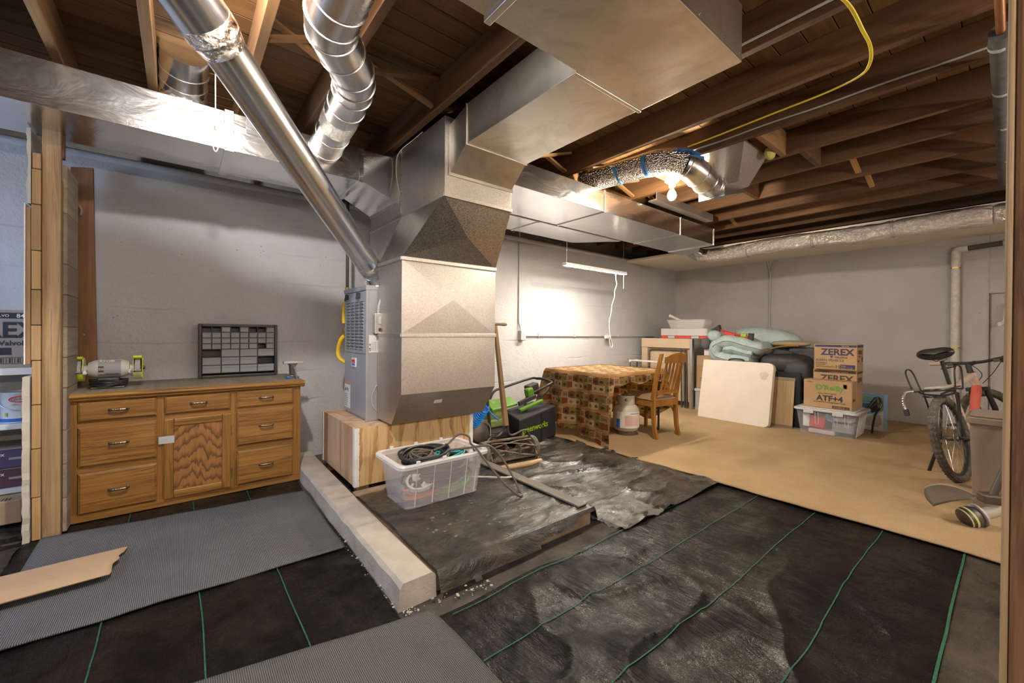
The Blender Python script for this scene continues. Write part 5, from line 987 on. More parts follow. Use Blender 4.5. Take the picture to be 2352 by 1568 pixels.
# cloth: rings from the table edge downwards, long on three sides, short at the front
cb = B(); NP = 220; per = []
for i in range(NP):
    t_ = i/NP*4; s_, f_ = int(t_), t_-int(t_)
    P_ = [(tx0, ty0), (tx0, ty1), (tx1, ty1), (tx1, ty0)][s_]; Q_ = [(tx0, ty1), (tx1, ty1), (tx1, ty0), (tx0, ty0)][s_]
    per.append((P_[0]+(Q_[0]-P_[0])*f_, P_[1]+(Q_[1]-P_[1])*f_, s_, f_))
NR = 22; uvs = []
def drop(s_, f_):
    if s_ == 3: return .115+.02*sin(f_*16) if .04 < f_ < .93 else (.115+ (.72-.115)*max(0, (f_-.93)/.07)**.6 if f_ >= .93 else .60-.48*f_/.04)
    if s_ == 0: return .735-.10*min(1, abs(f_-0)*1.4)+.012*sin(f_*22)
    if s_ == 1: return .62+.03*sin(f_*14)
    return .60+.06*sin(f_*11)+(-.1*max(0, (f_-.9)/.1))
for k in range(NR+1):
    for i, (x, y, s_, f_) in enumerate(per):
        D_ = drop(s_, f_); d_ = D_*k/NR; nx, ny = [(-1, 0), (0, 1), (1, 0), (0, -1)][s_]
        c_ = max(0, 1-min(f_, 1-f_)/.10)            # near a corner: pleat flares out
        cxn = (-1 if x < 4 else 1, -1 if y < 3.2 else 1); fl = .02+.03*sin(i*.22)*(.3+d_*1.6)+.035*d_
        fold = .030*d_*sin(i*.33+2)+.018*d_*sin(i*.71)
        ox = nx*(fl*(1-c_)+fold)+cxn[0]*c_*(.16*d_+.01); oy_ = ny*(fl*(1-c_)+fold)+cxn[1]*c_*(.16*d_+.01)
        r_ = min(1, d_/.02); z_ = tz+.005-(d_-.006*(1-r_)); cb.v.append(Vector((x+ox*r_, y+oy_*r_, max(.012, z_))))
        uvs.append(((y if s_ in (0, 2) else x)+s_*.07, -d_+(.0)))
for k in range(NR):
    for i in range(NP): cb.f.append([k*NP+i, k*NP+(i+1) % NP, (k+1)*NP+(i+1) % NP, (k+1)*NP+i])
base = len(cb.v); NG = 12
for i in range(NG+1):
    for j in range(NG+1): cb.v.append(Vector((tx0+(tx1-tx0)*i/NG, ty0+(ty1-ty0)*j/NG, tz+.005))); uvs.append((ty0+(ty1-ty0)*j/NG, (tx0+(tx1-tx0)*i/NG)-tx0))
for i in range(NG):
    for j in range(NG): cb.f.append([base+i*(NG+1)+j, base+(i+1)*(NG+1)+j, base+(i+1)*(NG+1)+j+1, base+i*(NG+1)+j+1])
cl = solo('tablecloth', cb, 'lodge_cloth', 'brown patchwork tablecloth with animal blocks draped over the square table', 'tablecloth', True, at=(4.05, 3.2, .0))
ul = cl.data.uv_layers.new(name='UVMap')
for lp in cl.data.loops: ul.data[lp.index].uv = uvs[lp.vertex_index]
# ---- propane tank
PT = thing('propane_tank', 'dusty white propane tank standing by the table corner on the tan carpet', 'propane tank', (4.09, 2.90, .01)); pc = (4.09, 2.90, .012)
part('cylinder', B().lathe([(.02, .035), (.09, .04), (.135, .065), (.152, .11), (.153, .27), (.145, .31), (.115, .345), (.06, .365), (.02, .37)], pc, None, 36), 'propane_white', PT, True)
part('foot_ring', B().lathe([(.105, .0), (.108, 0), (.108, .055), (.105, .055)], pc, None, 30), 'rusty', PT, True)
col_ = B(); al = [radians(a) for a in range(-150, 151, 10)]; A_ = [(pc[0]+.098*cos(a-2.3), pc[1]+.098*sin(a-2.3)) for a in al]
for i in range(len(al)-1):
    for zz in ((.345, .475),): col_.hexa([(A_[i][0], A_[i][1], zz[0]), (A_[i+1][0], A_[i+1][1], zz[0]), (pc[0]+(A_[i+1][0]-pc[0])*.965, pc[1]+(A_[i+1][1]-pc[1])*.965, zz[0]), (pc[0]+(A_[i][0]-pc[0])*.965, pc[1]+(A_[i][1]-pc[1])*.965, zz[0]), (A_[i][0], A_[i][1], zz[1]), (A_[i+1][0], A_[i+1][1], zz[1]), (pc[0]+(A_[i+1][0]-pc[0])*.965, pc[1]+(A_[i+1][1]-pc[1])*.965, zz[1]), (pc[0]+(A_[i][0]-pc[0])*.965, pc[1]+(A_[i][1]-pc[1])*.965, zz[1])])
part('collar', col_, 'propane_white', PT); part('valve', B().lathe([(.02, .365), (.022, .42), (.012, .43)], pc, None, 12).lathe([(.008, 0), (.014, .04), (.006, .06)], (pc[0]-.02, pc[1], pc[2]+.41), R('Y', -100), 10).ell((pc[0]-.075, pc[1]-.055, pc[2]+.415), (.018, .018, .018)), 'brass', PT, True)
def wrap(r, a0, a1, z0, z1):
    b = B(); A = [radians(a0+(a1-a0)*i/16) for i in range(17)]; v = [(pc[0]+r*cos(a), pc[1]+r*sin(a), pc[2]+z) for z in (z0, z1) for a in A]
    return b.add(v, [(i, i+1, 18+i, 17+i) for i in range(16)])
lb_ = part('label_wrap', wrap(.1545, -185, -70, .10, .285), 'label_white', PT, True); part('label_warning', wrap(.1550, -150, -85, .125, .245), 'label_pink', lb_, True); part('label_blue', wrap(.1552, -186, -170, .10, .20), 'ink_blue', lb_, True)
for q in range(8): part('print_line', wrap(.1556, -148, -112-5*(q % 3), .132+.014*q, .136+.014*q), 'ink_pink', lb_)
part('print_line', wrap(.1556, -125, -80, .262, .268), 'ink_navy', lb_)
# ---- wooden chair seen from behind
CH = thing('dining_chair', 'oak slat back dining chair with a brown padded seat facing the table', 'chair', M=Matrix.Translation((4.345, 2.545, .008)) @ Matrix.Rotation(radians(-7.3), 4, 'Z'))
W2 = .195; CH_H = .985
def back_leg(s):
    pr = [(-.035, 0, .021), (-.004, .12, .023), (.012, .30, .025), (.010, .47, .026), (-.01, .60, .025), (-.045, .78, .023), (-.095, .97, .019)]
    b = B(); loops = []
    for y, z, w in pr: loops.append([(s*W2-.016, y-w, z), (s*W2+.016, y-w, z), (s*W2+.016, y+w, z), (s*W2-.016, y+w, z)])
    b.add([p for l in loops for p in l], [(i*4+k, i*4+(k+1) % 4, (i+1)*4+(k+1) % 4, (i+1)*4+k) for i in range(len(loops)-1) for k in range(4)]+[(3, 2, 1, 0), tuple(range((len(loops)-1)*4, len(loops)*4))]); return b
for s in (-1, 1): part('leg', back_leg(s), 'chair_wood', CH, True, bev=.004, local=True)
for s in (-1, 1): part('leg', B().hexa([(s*.205-.016, .435, 0), (s*.205+.016, .435, 0), (s*.205+.016, .467, 0), (s*.205-.016, .467, 0), (s*.205-.021, .425, .43), (s*.205+.021, .425, .43), (s*.205+.021, .467, .43), (s*.205-.021, .467, .43)]), 'chair_wood', CH, bev=.004, local=True)
part('seat_rail', B().box(-W2+.017, W2-.017, -.008, .012, .36, .435), 'chair_wood', CH, bev=.003, local=True); part('seat_rail', B().box(-.20, .20, .435, .46, .36, .43), 'chair_wood', CH, bev=.003, local=True)
for s in (-1, 1): part('seat_rail', B().box(s*.20-.011, s*.20+.011, .035, .43, .36, .432), 'chair_wood', CH, bev=.003, local=True)
def seatf(u, v):
    x = (-.215+.43*u); y = -.01+.50*v; e = min(1, 6*min(u, 1-u))*min(1, 6*min(v, 1-v)); return (x*(1+.05*v), y, .437+.045*e**.5)
part('seat', B().grid(seatf, 16, 16).grid(lambda u, v: (seatf(u, v)[0], seatf(u, v)[1], .436), 2, 2), 'seat_fabric', CH, True, local=True)
def yb_(z): return -.01-.12*max(0, (z-.47)/.5)**1.35
def topr():
    b = B(); N = 12
    for i in range(N):
        u0, u1 = i/N, (i+1)/N; f = lambda u: (-.178+.356*u, yb_(.9)-.018-.03*sin(pi*u), .905+.075*sin(pi*(.12+.76*u)))
        p, q = f(u0), f(u1); b.hexa([(p[0], p[1]-.010, .865), (q[0], q[1]-.010, .865), (q[0], q[1]+.010, .865), (p[0], p[1]+.010, .865), (p[0], p[1]-.022, p[2]), (q[0], q[1]-.022, q[2]), (q[0], q[1], q[2]), (p[0], p[1], p[2])])
    return b
part('top_rail', topr(), 'chair_wood', CH, local=True); part('lower_rail', B().box(-.178, .178, yb_(.52)-.012, yb_(.52)+.010, .50, .545), 'chair_wood', CH, bev=.004, local=True)
for k in range(5):
    x = -.125+.0625*k; b = B(); lp = []
    for z in (.54, .60, .68, .76, .83, .88): y = yb_(z)-.012-.022*sin(pi*(z-.54)/.34)*.6; lp.append([(x-.013, y-.007, z), (x+.013, y-.007, z), (x+.013, y+.007, z), (x-.013, y+.007, z)])
    b.add([p for l in lp for p in l], [(i*4+q, i*4+(q+1) % 4, (i+1)*4+(q+1) % 4, (i+1)*4+q) for i in range(5) for q in range(4)]); part('slat', b, 'chair_wood', CH, local=True)
# ================================================================ wall fittings
OW = thing('wall_outlet', 'grey double outlet box with conduit running up the grey wall', 'wall outlet', (3.63, 4.27, 1.10))
part('box', B().box(3.585, 3.675, 4.235, 4.299, 1.095, 1.225), 'conduit_paint', OW, bev=.006); part('cover_plate', B().box(3.590, 3.670, 4.230, 4.2345, 1.10, 1.22), 'white_plastic', OW, bev=.002)
for z in (1.135, 1.185): part('receptacle', B().box(3.613, 3.647, 4.226, 4.2295, z-.017, z+.017), 'grey_plastic', OW, bev=.004)
part('conduit', B().tube(spline([(3.60, 4.262, 1.225), (3.598, 4.268, 1.29), (3.59, 4.284, 1.36), (3.59, 4.284, 1.7), (3.59, 4.284, 2.2), (3.59, 4.284, 2.60)], 4), .012, 8), 'conduit_paint', OW, True)
part('yellow_lead', B().tube(spline([(3.59, 4.284, 2.60), (3.55, 4.25, 2.62), (3.46, 4.2, 2.57), (3.36, 4.15, 2.50)], 5), .005, 6), 'yellow_cable', OW, True)
OW2 = thing('wall_outlet', 'grey round outlet box with a plug on the horizontal conduit behind the table', 'wall outlet', (5.50, 4.27, 1.10))
part('box', B().box(5.46, 5.56, 4.24, 4.299, 1.095, 1.20), 'conduit_paint', OW2, bev=.01); part('receptacle', B().lathe([(.03, 0), (.03, .008)], (5.51, 4.24, 1.147), R('X', 90), 16), 'white_plastic', OW2); part('plug', B().box(5.36, 5.46, 4.20, 4.238, 1.11, 1.16), 'white_plastic', OW2, bev=.01)
part('conduit', B().tube([(3.676, 4.284, 1.155), (5.459, 4.284, 1.150)], .012, 8).tube([(5.561, 4.284, 1.149), (6.9, 4.284, 1.146)], .012, 8), 'conduit_paint', OW2, True)
for x in (3.95, 4.7, 5.8): part('pipe_clip', B().box(x-.008, x+.008, 4.268, 4.299, 1.135, 1.178), 'conduit_paint', OW2, bev=.002)
solo('wall_conduit', B().tube(spline([(7.685, 2.62, 1.20), (7.685, 2.62, 1.7), (7.685, 2.618, 2.1), (7.685, 2.625, 2.25), (7.685, 2.66, 2.43)], 5), .014, 8).tube(spline([(7.685, 2.62, 2.1), (7.685, 2.60, 2.25), (7.685, 2.55, 2.43)], 5), .010, 8), 'conduit_paint', 'thin grey forked conduit running up the far wall above the quilt', 'conduit', True)
VP = thing('vent_pipe', 'white wrapped vertical pipe with brass clamps on the far wall behind the bicycle', 'pipe', (7.64, .50, 0))
part('wrapped_pipe', B().tube([(7.645, .50, .0), (7.648, .497, .8), (7.645, .50, 1.5), (7.645, .50, 2.10)], [.042, .043, .041, .041], 18), 'pipe_wrap', VP, True); part('elbow', B().tube(spline([(7.645, .50, 2.10), (7.645, .50, 2.24), (7.645, .48, 2.285), (7.645, .40, 2.295)], 5), .044, 16), 'pipe_wrap', VP, True)
part('side_pipe', B().tube([(7.645, .40, 2.295), (7.645, .12, 2.315), (7.645, -.9, 2.35)], .030, 14), 'pipe_foam', VP, True); part('pipe_coupling', B().tube([(7.645, .12, 2.315), (7.645, .05, 2.318)], .034, 14), 'conduit_paint', VP, True)
for z in (1.05, 2.06): part('clamp', B().tube([(7.645+.046*cos(2*pi*k/16), .50+.046*sin(2*pi*k/16), z) for k in range(16)], .007, 6, closed=True).box(7.59, 7.61, .47, .53, z-.012, z+.012), 'brass', VP, True)
solo('wall_hook', B().tube(spline([(7.70, .085, 1.56), (7.64, .09, 1.565), (7.63, .095, 1.50), (7.63, .10, 1.40), (7.625, .11, 1.36), (7.60, .13, 1.345)], 5), [.022]*20+[.03]*6, 10) if False else B().tube(spline([(7.75, .075, 1.57), (7.66, .08, 1.57), (7.64, .085, 1.50), (7.64, .09, 1.40), (7.63, .11, 1.355), (7.60, .135, 1.345)], 5), .024, 10), 'white_paint', 'pale curved metal hook on the far wall by the near post', 'hook', True)
# ---- cables and pipes below the joists
solo('electrical_cable', B().tube(spline([(1.98, .62, 2.655), (2.2, .49, 2.648), (2.45, .46, 2.60), (2.68, .475, 2.635), (2.80, .50, 2.62), (2.90, .56, 2.625), (2.99, .73, 2.645), (3.015, 1.0, 2.648), (3.04, 1.35, 2.648), (3.05, 1.62, 2.648)], 6), .008, 8, flat=.6), 'yellow_cable', 'yellow electrical cable sagging under the joists toward the bare bulb', 'cable', True)
solo('electrical_cable', B().tube([(3.235, y, 2.69+.003*sin(y*7)) for y in [-.9+.1*i for i in range(26)]], .006, 6).tube([(2.20, -.5+.1*i, 2.70) for i in range(20)], .006, 6) if False else B().tube([(3.255, -.9+.1*i, 2.70+.003*sin(i)) for i in range(27)], .006, 6), 'grey_plastic', 'grey electrical cable stapled along the side of a ceiling joist', 'cable', True)
solo('electrical_cable', B().tube([(2.26, -.9+.1*i, 2.70) for i in range(22)], .007, 6), 'grey_plastic', 'grey electrical cable beside the wide overhead metal box', 'cable', True)
WP = thing('water_pipe', 'copper water pipe in dark foam sleeves running under the joists by the near post', 'pipe', (3.2, .07, 2.56))
part('copper_tube', B().tube([(1.3, .055, 2.615), (2.95, .06, 2.60)], .016, 12), 'copper', WP, True); part('fitting', B().tube([(2.45, .058, 2.604), (2.56, .058, 2.603)], .024, 12), 'brass', WP, True)
part('foam_sleeve', B().tube([(2.93, .06, 2.60), (4.2, .07, 2.60)], .040, 16), 'pipe_foam', WP, True); part('foam_sleeve', B().tube([(4.21, .07, 2.60), (5.8, .085, 2.60)], .040, 16), 'pipe_foam', WP, True)
for x in (3.02, 3.6, 4.2, 5.0): part('tape_band', B().tube([(x, .065, 2.60), (x+.03, .065, 2.60)], .0415, 16), 'conduit_paint', WP, True)
# ================================================================ stored things by the far wall
FT = thing('folded_table', 'folded wooden table with grey metal legs stood on end in the far corner', 'folding table', (6.34, 3.7, 0))
part('panel', B().box(6.36, 6.385, 3.30, 4.15, .10, .97), 'table_ply', FT, bev=.003); part('apron', B().box(6.30, 6.36, 3.28, 4.16, .965, 1.12), 'table_ply', FT, bev=.004); part('side_board', B().box(6.31, 6.36, 4.05, 4.16, .05, .964), 'table_ply', FT, bev=.003)
part('tube_loop', B().tube(spline([(6.33, 4.02, .15), (6.33, 4.02, .85), (6.33, 4.0, .91), (6.33, 3.94, .925), (6.33, 3.5, .925), (6.33, 3.40, .92), (6.33, 3.37, .86), (6.33, 3.37, .05)], 5), .012, 8), 'dark_steel', FT, True)
part('side_rail', B().box(6.24, 6.30, 3.21, 3.255, .006, 1.12), 'steel', FT, bev=.004)
for y, x in ((3.30, 6.27), (3.345, 6.29), (3.40, 6.29)): part('leg', B().tube([(x, y, .008), (x, y+.02, .95)], .013, 8), 'dark_steel', FT, True)
WR = thing('side_rack', 'small wire side rack with a pale top standing behind the covered table', 'rack', (6.02, 3.85, 0))
part('rack_top', B().box(5.92, 6.14, 3.56, 4.14, .735, .75), 'ink_white', WR, bev=.005)
for x in (5.93, 6.13):
    for y in (3.57, 4.13): part('leg', B().tube([(x, y, .008), (x, y, .735)], .009, 8), 'dark_steel', WR, True); part('corner_cap', B().obox((x, y, .735), (.03, .03, .04)), 'ink_white', WR, bev=.006)
def carton(name, label, x0, x1, y0, y1, z0, z1, mat, prints=(), rz=0):
    c = Vector(((x0+x1)/2, (y0+y1)/2, z0)); T = thing(name, label, 'cardboard box', c, rz)
    part('carton', B().box(x0-c.x, x1-c.x, y0-c.y, y1-c.y, .001, z1-z0), mat, T, bev=.004, local=True)
    Rz = Matrix.Rotation(radians(rz), 3, 'Z')
    def W_(x, y, z): return c+Rz @ Vector((x-c.x, y-c.y, z-c.z))
    part('tape_seam', B().box(x0-c.x+.002, x1-c.x-.002, -.02, .02, z1-z0, z1-z0+.0012), 'cardboard_dull', T, local=True)
    fr = Rz @ Vector((0, -1, 0)); sr = Rz @ Vector((1, 0, 0))
    for side, body, size, u, v, mt, k in prints:      # u, v measured from the face's lower left corner
        if side == 'F': o, r = W_(x0, y1-u, z0+v), fr
        else: o, r = W_(x0+u, y0, z0+v), sr
        if body.startswith('#'): w_, h_ = map(float, body[1:].split(',')); decal('print_band', T, mt, o, r, (0, 0, 1), w_, h_)
        else: text(body, size, mt, T, o, r, (0, 0, 1), bold=k.get('b', .015), xs=k.get('x', 1), shear=k.get('s', 0))
    return T
e_ = {}
carton('cardboard_box', 'brown motor oil carton with black lettering under the plain carton near the corner', 6.36, 6.78, 2.78, 3.20, .345, .69, 'cardboard', [('F', 'SAE', .06, .10, .20, 'ink_black', e_), ('F', '5W-30', .075, .07, .12, 'ink_black', e_), ('F', 'MOTOR OIL', .04, .08, .065, 'ink_black', e_)])
carton('cardboard_box', 'plain brown carton stacked on the oil carton under the white carton', 6.36, 6.80, 2.72, 3.20, .691, .86, 'cardboard_dull', [('F', '#.06,.04', 0, .33, .09, 'label_white', e_)])
carton('cardboard_box', 'plain white carton at the top of the stack left of the blue quilt', 6.40, 6.75, 2.84, 3.10, .862, 1.11, 'label_white')
carton('cardboard_box', 'large brown carton under the blue quilt behind the white folding table', 6.28, 6.75, 2.06, 2.70, .0, .735, 'cardboard_dull')
carton('cardboard_box', 'dark brown carton standing low between the tan board and the clear bin', 6.20, 6.55, 1.70, 1.95, .0, .36, 'cardboard_grey')
carton('cardboard_box', 'brown carton with dark print behind the black bag and the carton stack', 6.66, 7.1, 1.56, 2.0, .0, .72, 'cardboard_dull', [('F', '#.30,.10', 0, .06, .55, 'ink_black', e_), ('F', 'SYN', .07, .2, .45, 'ink_black', e_)])
BN = thing('storage_bin', 'cloudy clear plastic bin at the bottom of the carton stack near the corner', 'storage bin', (6.5, 3.0, .006)); part('bin_body', B().rbox(6.30, 6.72, 2.78, 3.20, .007, .30, .04), 'bin_clear', BN, True); part('bin_lid', B().rbox(6.29, 6.73, 2.77, 3.21, .301, .343, .04), 'lid_grey', BN, bev=.006)
TC = thing('tool_case', 'grey and red plastic tool case lying on top of the folded table', 'tool case', (6.5, 3.42, 1.122))
part('lower_shell', B().rbox(6.315, 6.64, 3.02, 3.80, 1.123, 1.165, .03), 'red_case', TC, bev=.006); part('upper_shell', B().rbox(6.31, 6.645, 3.015, 3.805, 1.167, 1.285, .03), 'case_grey', TC, bev=.008)
for y in (3.20, 3.60): part('latch', B().box(6.302, 6.312, y-.06, y+.06, 1.125, 1.165), 'grey_plastic', TC, bev=.003)
TRY = thing('plastic_tray', 'cloudy plastic tub of oddments on top of the grey and red tool case', 'plastic tub', (6.5, 3.38, 1.286))
lo = ring(6.36, 6.60, 3.10, 3.66, 1.288, .03); hi = ring(6.33, 6.63, 3.06, 3.71, 1.42, .04); n = len(lo); part('tub', B().add(lo+hi, [(k, (k+1) % n, n+(k+1) % n, n+k) for k in range(n)]+[list(range(n))]), 'bin_clear', TRY, True)
part('tub_rim', B().tube([(p[0], p[1], 1.421) for p in rrect(6.328, 6.632, 3.058, 3.712, .04, 5)], .007, 6, closed=True), 'lid_grey', TRY, True)
solo('plastic_pipe', B().tube([(6.42, 3.69, 1.50), (6.46, 3.40, 1.36)], .022, 14).tube([(6.418, 3.70, 1.506), (6.423, 3.67, 1.49)], .027, 14), 'pipe_wrap', 'short pale pipe sticking up out of the plastic tub', 'pipe', True)
solo('round_fitting', B().lathe([(.02, 0), (.045, .0), (.045, .02), (.02, .02)], (6.40, 3.50, 1.335), R('Y', 90), 18), 'ink_white', 'round white fitting inside the plastic tub on the tool case', 'fitting', True)
solo('flat_tools', B().obox((6.34, 3.98, 1.128), (.05, .24, .012), R('Z', 6)).obox((6.33, 4.02, 1.14), (.02, .16, .012), R('Z', -8)), 'black_metal', 'flat dark tools lying on the folded table left of the tool case', 'tools', bev=.003)
# ---- quilts
def roll(path, th, x0, x1, seed, N=64, NX=18, k=14):
    sp2 = spline([(0, *p) for p in path], max(2, N//(len(path)-1))); m = len(sp2); b = B(); out = []
    for i in range(m):
        a = sp2[max(i-1, 0)]; c = sp2[min(i+1, m-1)]; tn = (c-a).normalized(); out.append((sp2[i], Vector((0, -tn.z, tn.y))))
    def pt(u, v):          # v runs around the closed cross-section
        q = v*2*m; i = int(q) % (2*m); side = 1 if i < m else -1; j = i if i < m else 2*m-1-i
        p, nn = out[min(j, m-1)]; e = min(1, sqrt(max(0, min(j, m-1-j))/3.2+.02)); pu = th*.5*e*(.80+.20*abs(sin(j*.36+seed)))*min(1, .03+1.25*sqrt(sin(pi*min(1, max(0, u)))))
        x = x0+(x1-x0)*u+.015*nz(j*.2, side, 1, seed)
        w = p+nn*side*pu; return (x, w.y, w.z+.008*nz(u*5, j*.2, 1, seed))
    return B().grid(pt, NX, 2*m)
q1 = roll([(2.24, .985), (2.45, 1.03), (2.68, 1.095), (2.86, 1.05), (2.93, .955), (2.88, .865), (2.72, .825), (2.52, .815), (2.40, .825)], .20, 6.28, 6.80, 1)
solo('quilt', q1, 'quilt_blue', 'pale blue quilt folded over on itself on top of the large carton', 'quilt', True)
solo('quilt', roll([(2.78, .955), (2.66, .97), (2.50, .93), (2.38, .905)], .15, 6.29, 6.78, 4), 'quilt_blue', 'inner pale blue fold tucked inside the folded quilt', 'quilt', True)
def pillow(c, r, seed, p=2.6, M_=None):
    b = B().ell((0, 0, 0), (1, 1, 1), None, 30, 18); 
    for v in b.v:
        s_ = Vector([math.copysign(abs(q)**(2/p), q) for q in v]); v.xyz = Vector((s_.x*r[0], s_.y*r[1], s_.z*r[2]*(1+.10*nz(s_.x*3, s_.y*3, 1, seed)+.06*nz(s_.x*8, s_.y*8, 1, seed))))
    if M_: b.xf(M_.to_4x4())
    return b.xf(Matrix.Translation(c))
solo('pillow', pillow((6.98, 2.42, 1.13), (.20, .46, .17), 2, 2.5, R('X', 8)), 'quilt_blue', 'puffy pale blue cushion lying behind the folded quilt', 'cushion', True)
solo('blanket', pillow((7.02, 2.34, .93), (.24, .46, .11), 5, 2.6), 'bag_grey', 'dark grey blanket squeezed under the pale blue cushion', 'blanket', True)
solo('cushion_stack', B().rbox(6.80, 7.3, 2.05, 2.75, .0, .82, .05), 'bag_grey', 'tall dark padded case behind the large carton under the grey blanket', 'case', bev=.02)
solo('cloth_bundle', pillow((6.42, 2.95, 1.17), (.10, .10, .085), 7, 2.3), 'quilt_blue', 'small blue cloth bundle on the quilt by the white carton', 'cloth bundle', True); solo('cloth_bundle', pillow((6.36, 3.06, 1.06), (.07, .075, .10), 9, 2.2), 'bag_grey', 'small grey cloth bundle beside the blue bundle', 'cloth bundle', True)
GN = thing('hand_clamp', 'red bar clamp with black jaws lying across the top of the quilt', 'clamp', (6.5, 2.65, 1.18)); part('bar', B().tube([(6.48, 2.92, 1.27), (6.42, 2.66, 1.20), (6.40, 2.46, 1.155)], .014, 6), 'ink_red', GN); part('grip', B().obox((6.42, 2.72, 1.20), (.05, .16, .05), R('X', 15)), 'ink_red', GN, bev=.01); part('jaw', B().obox((6.42, 2.43, 1.15), (.05, .07, .13), R('X', 5)), 'ink_black', GN, bev=.008); part('jaw', B().prism([(2.88, 1.24), (3.0, 1.27), (2.9, 1.34)], 6.44, 6.52, 'X'), 'ink_black', GN); part('lime_tip', B().obox((6.41, 2.52, 1.185), (.05, .08, .05)), 'ink_lime', GN, bev=.01)
# ---- white folding table leaning
WT = thing('folding_table', 'white plastic folding table folded in half and leaning on the cartons', 'folding table', M=Matrix.Translation((5.80, 2.44, .012)) @ Matrix.Rotation(radians(-2), 4, 'Z') @ Matrix.Rotation(radians(11), 4, 'Y'))
half = rrect(-.465, .465, 0, .83, .06, 5)
half = [(p[0], p[1]) for p in half if not (p[0] > .40 and False)]
shape = [(.465, .0), (.465, .83), (-.405, .83), (-.43, .824), (-.45, .81), (-.46, .79), (-.465, .77), (-.465, .06), (-.458, .03), (-.44, .01), (-.41, 0)]
part('table_half', B().prism(shape, 0, .034, 'X'), 'table_white', WT, bev=.006, local=True); part('table_half', B().prism(shape, .040, .074, 'X'), 'table_white', WT, bev=.006, local=True); part('edge_gap', B().prism([(q[0]*.985, .01+q[1]*.98) for q in shape], .030, .044, 'X'), 'ink_grey', WT, local=True)
part('carry_handle', B().tube(spline([(.037, .12, .83), (.037, .11, .855), (.037, .06, .865), (.037, -.02, .865), (.037, -.07, .855), (.037, -.08, .83)], 5), .012, 8), 'ink_black', WT, True, local=True)
part('worn_patch', B().prism([(-.36+.05*cos(a)*(1+.2*sin(3*a)), .66+.055*sin(a)) for a in [2*pi*i/20 for i in range(20)]], -.0015, .001, 'X'), 'worn_tan', WT, local=True)
# ---- tan board and bags
LBd = thing('leaning_board', 'tan wooden board with a dark top rail leaning behind the white folding table', 'board', M=Matrix.Translation((6.02, 1.925, .010)) @ Matrix.Rotation(radians(8), 4, 'Y'))
part('board_face', B().box(0, .018, -.14, .14, .03, .60), 'board_tan', LBd, bev=.002, local=True); part('top_rail', B().box(-.004, .03, -.145, .145, .60, .64), 'old_board', LBd, bev=.004, local=True); part('bottom_rail', B().box(-.003, .022, -.142, .142, .0, .03), 'old_board', LBd, bev=.003, local=True)
solo('black_case', B().rbox(6.11, 6.17, 1.72, 2.05, .0, .70, .02).xf(Matrix.Translation((0, 0, .01))), 'catcher_black', 'thin black flat case standing behind the tan board', 'case', bev=.01)
solo('duffel_bag', pillow((6.50, 2.0, .80), (.20, .30, .13), 11, 3.2), 'bag_black', 'lumpy black duffel bag lying behind the white folding table', 'bag', True)
solo('duffel_bag', pillow((6.40, 1.82, .60), (.13, .17, .27), 13, 3.6), 'bag_black', 'black bag hanging down beside the stacked antifreeze cartons', 'bag', True)
SU = thing('suitcase', 'dark grey suitcase standing on the carton behind the black bags', 'suitcase', (6.9, 1.78, .72)); part('shell', B().rbox(6.72, 7.0, 1.58, 2.05, .722, 1.02, .04), 'bag_grey', SU, bev=.03, seg=3); part('strap', B().tube(spline([(6.70, 2.0, .95), (6.66, 1.85, .90), (6.62, 1.72, .80), (6.60, 1.66, .70)], 5), .014, 6, flat=.4), 'ink_black', SU)
solo('jacket', pillow((6.72, 2.02, 1.07), (.14, .24, .045), 17, 2.3), 'tan_cloth', 'tan and brown jacket crumpled over the black bags', 'jacket', True); solo('orange_strap', B().tube(spline([(6.50, 2.32, .90), (6.50, 2.20, .99), (6.52, 2.05, 1.035), (6.54, 1.88, 1.045)], 6), .028, 8, flat=.35), 'orange_strap', 'curved orange strap lying over the black duffel bag', 'strap', True)
solo('blue_bin', B().rbox(6.30, 6.42, 1.60, 1.69, .0, .40, .02).xf(Matrix.Translation((0, 0, .0))), 'bin_blue', 'small blue plastic bin squeezed behind the clear bin', 'bin', bev=.01)
# ---- clear tote with lid and the cartons on it
T2 = thing('storage_tote', 'clear bluish tote with a grey lid holding stacked cartons on the carpet', 'storage tote', (6.08, 1.40, .01))
lo = ring(5.87, 6.34, 1.15, 1.66, .012, .04); hi = ring(5.835, 6.385, 1.105, 1.70, .298, .05); n = len(lo); part('tote_wall', B().add(lo+hi, [(k, (k+1) % n, n+(k+1) % n, n+k) for k in range(n)]+[list(range(n))]), 'tote_blue', T2, True)
part('lid', B().rbox(5.815, 6.405, 1.085, 1.72, .299, .325, .05).rbox(5.86, 6.36, 1.13, 1.67, .325, .338, .04), 'lid_grey', T2, bev=.006)
for y in (1.22, 1.32, 1.50): part('rib', B().tube([(5.838, y, .29), (5.853, y, .15), (5.853, y-.03, .15), (5.838, y-.03, .29)], .003, 5), 'tote_edge', T2)
for y in (1.28, 1.56): part('lid_latch', B().box(5.808, 5.82, y-.05, y+.05, .27, .325), 'lid_grey', T2, bev=.004)
for k in range(6): part('rib', B().tube([(5.93+.07*k, 1.108, .285), (5.94+.065*k, 1.138, .04)], .004, 5), 'tote_edge', T2)
def stuff_in(nm, lab, c, s, m, rz=0, rx=0): solo(nm, B().obox((0, 0, 0), s, R('Z', rz) @ R('X', rx)).xf(Matrix.Translation(c)), m, lab, 'package', bev=.01)
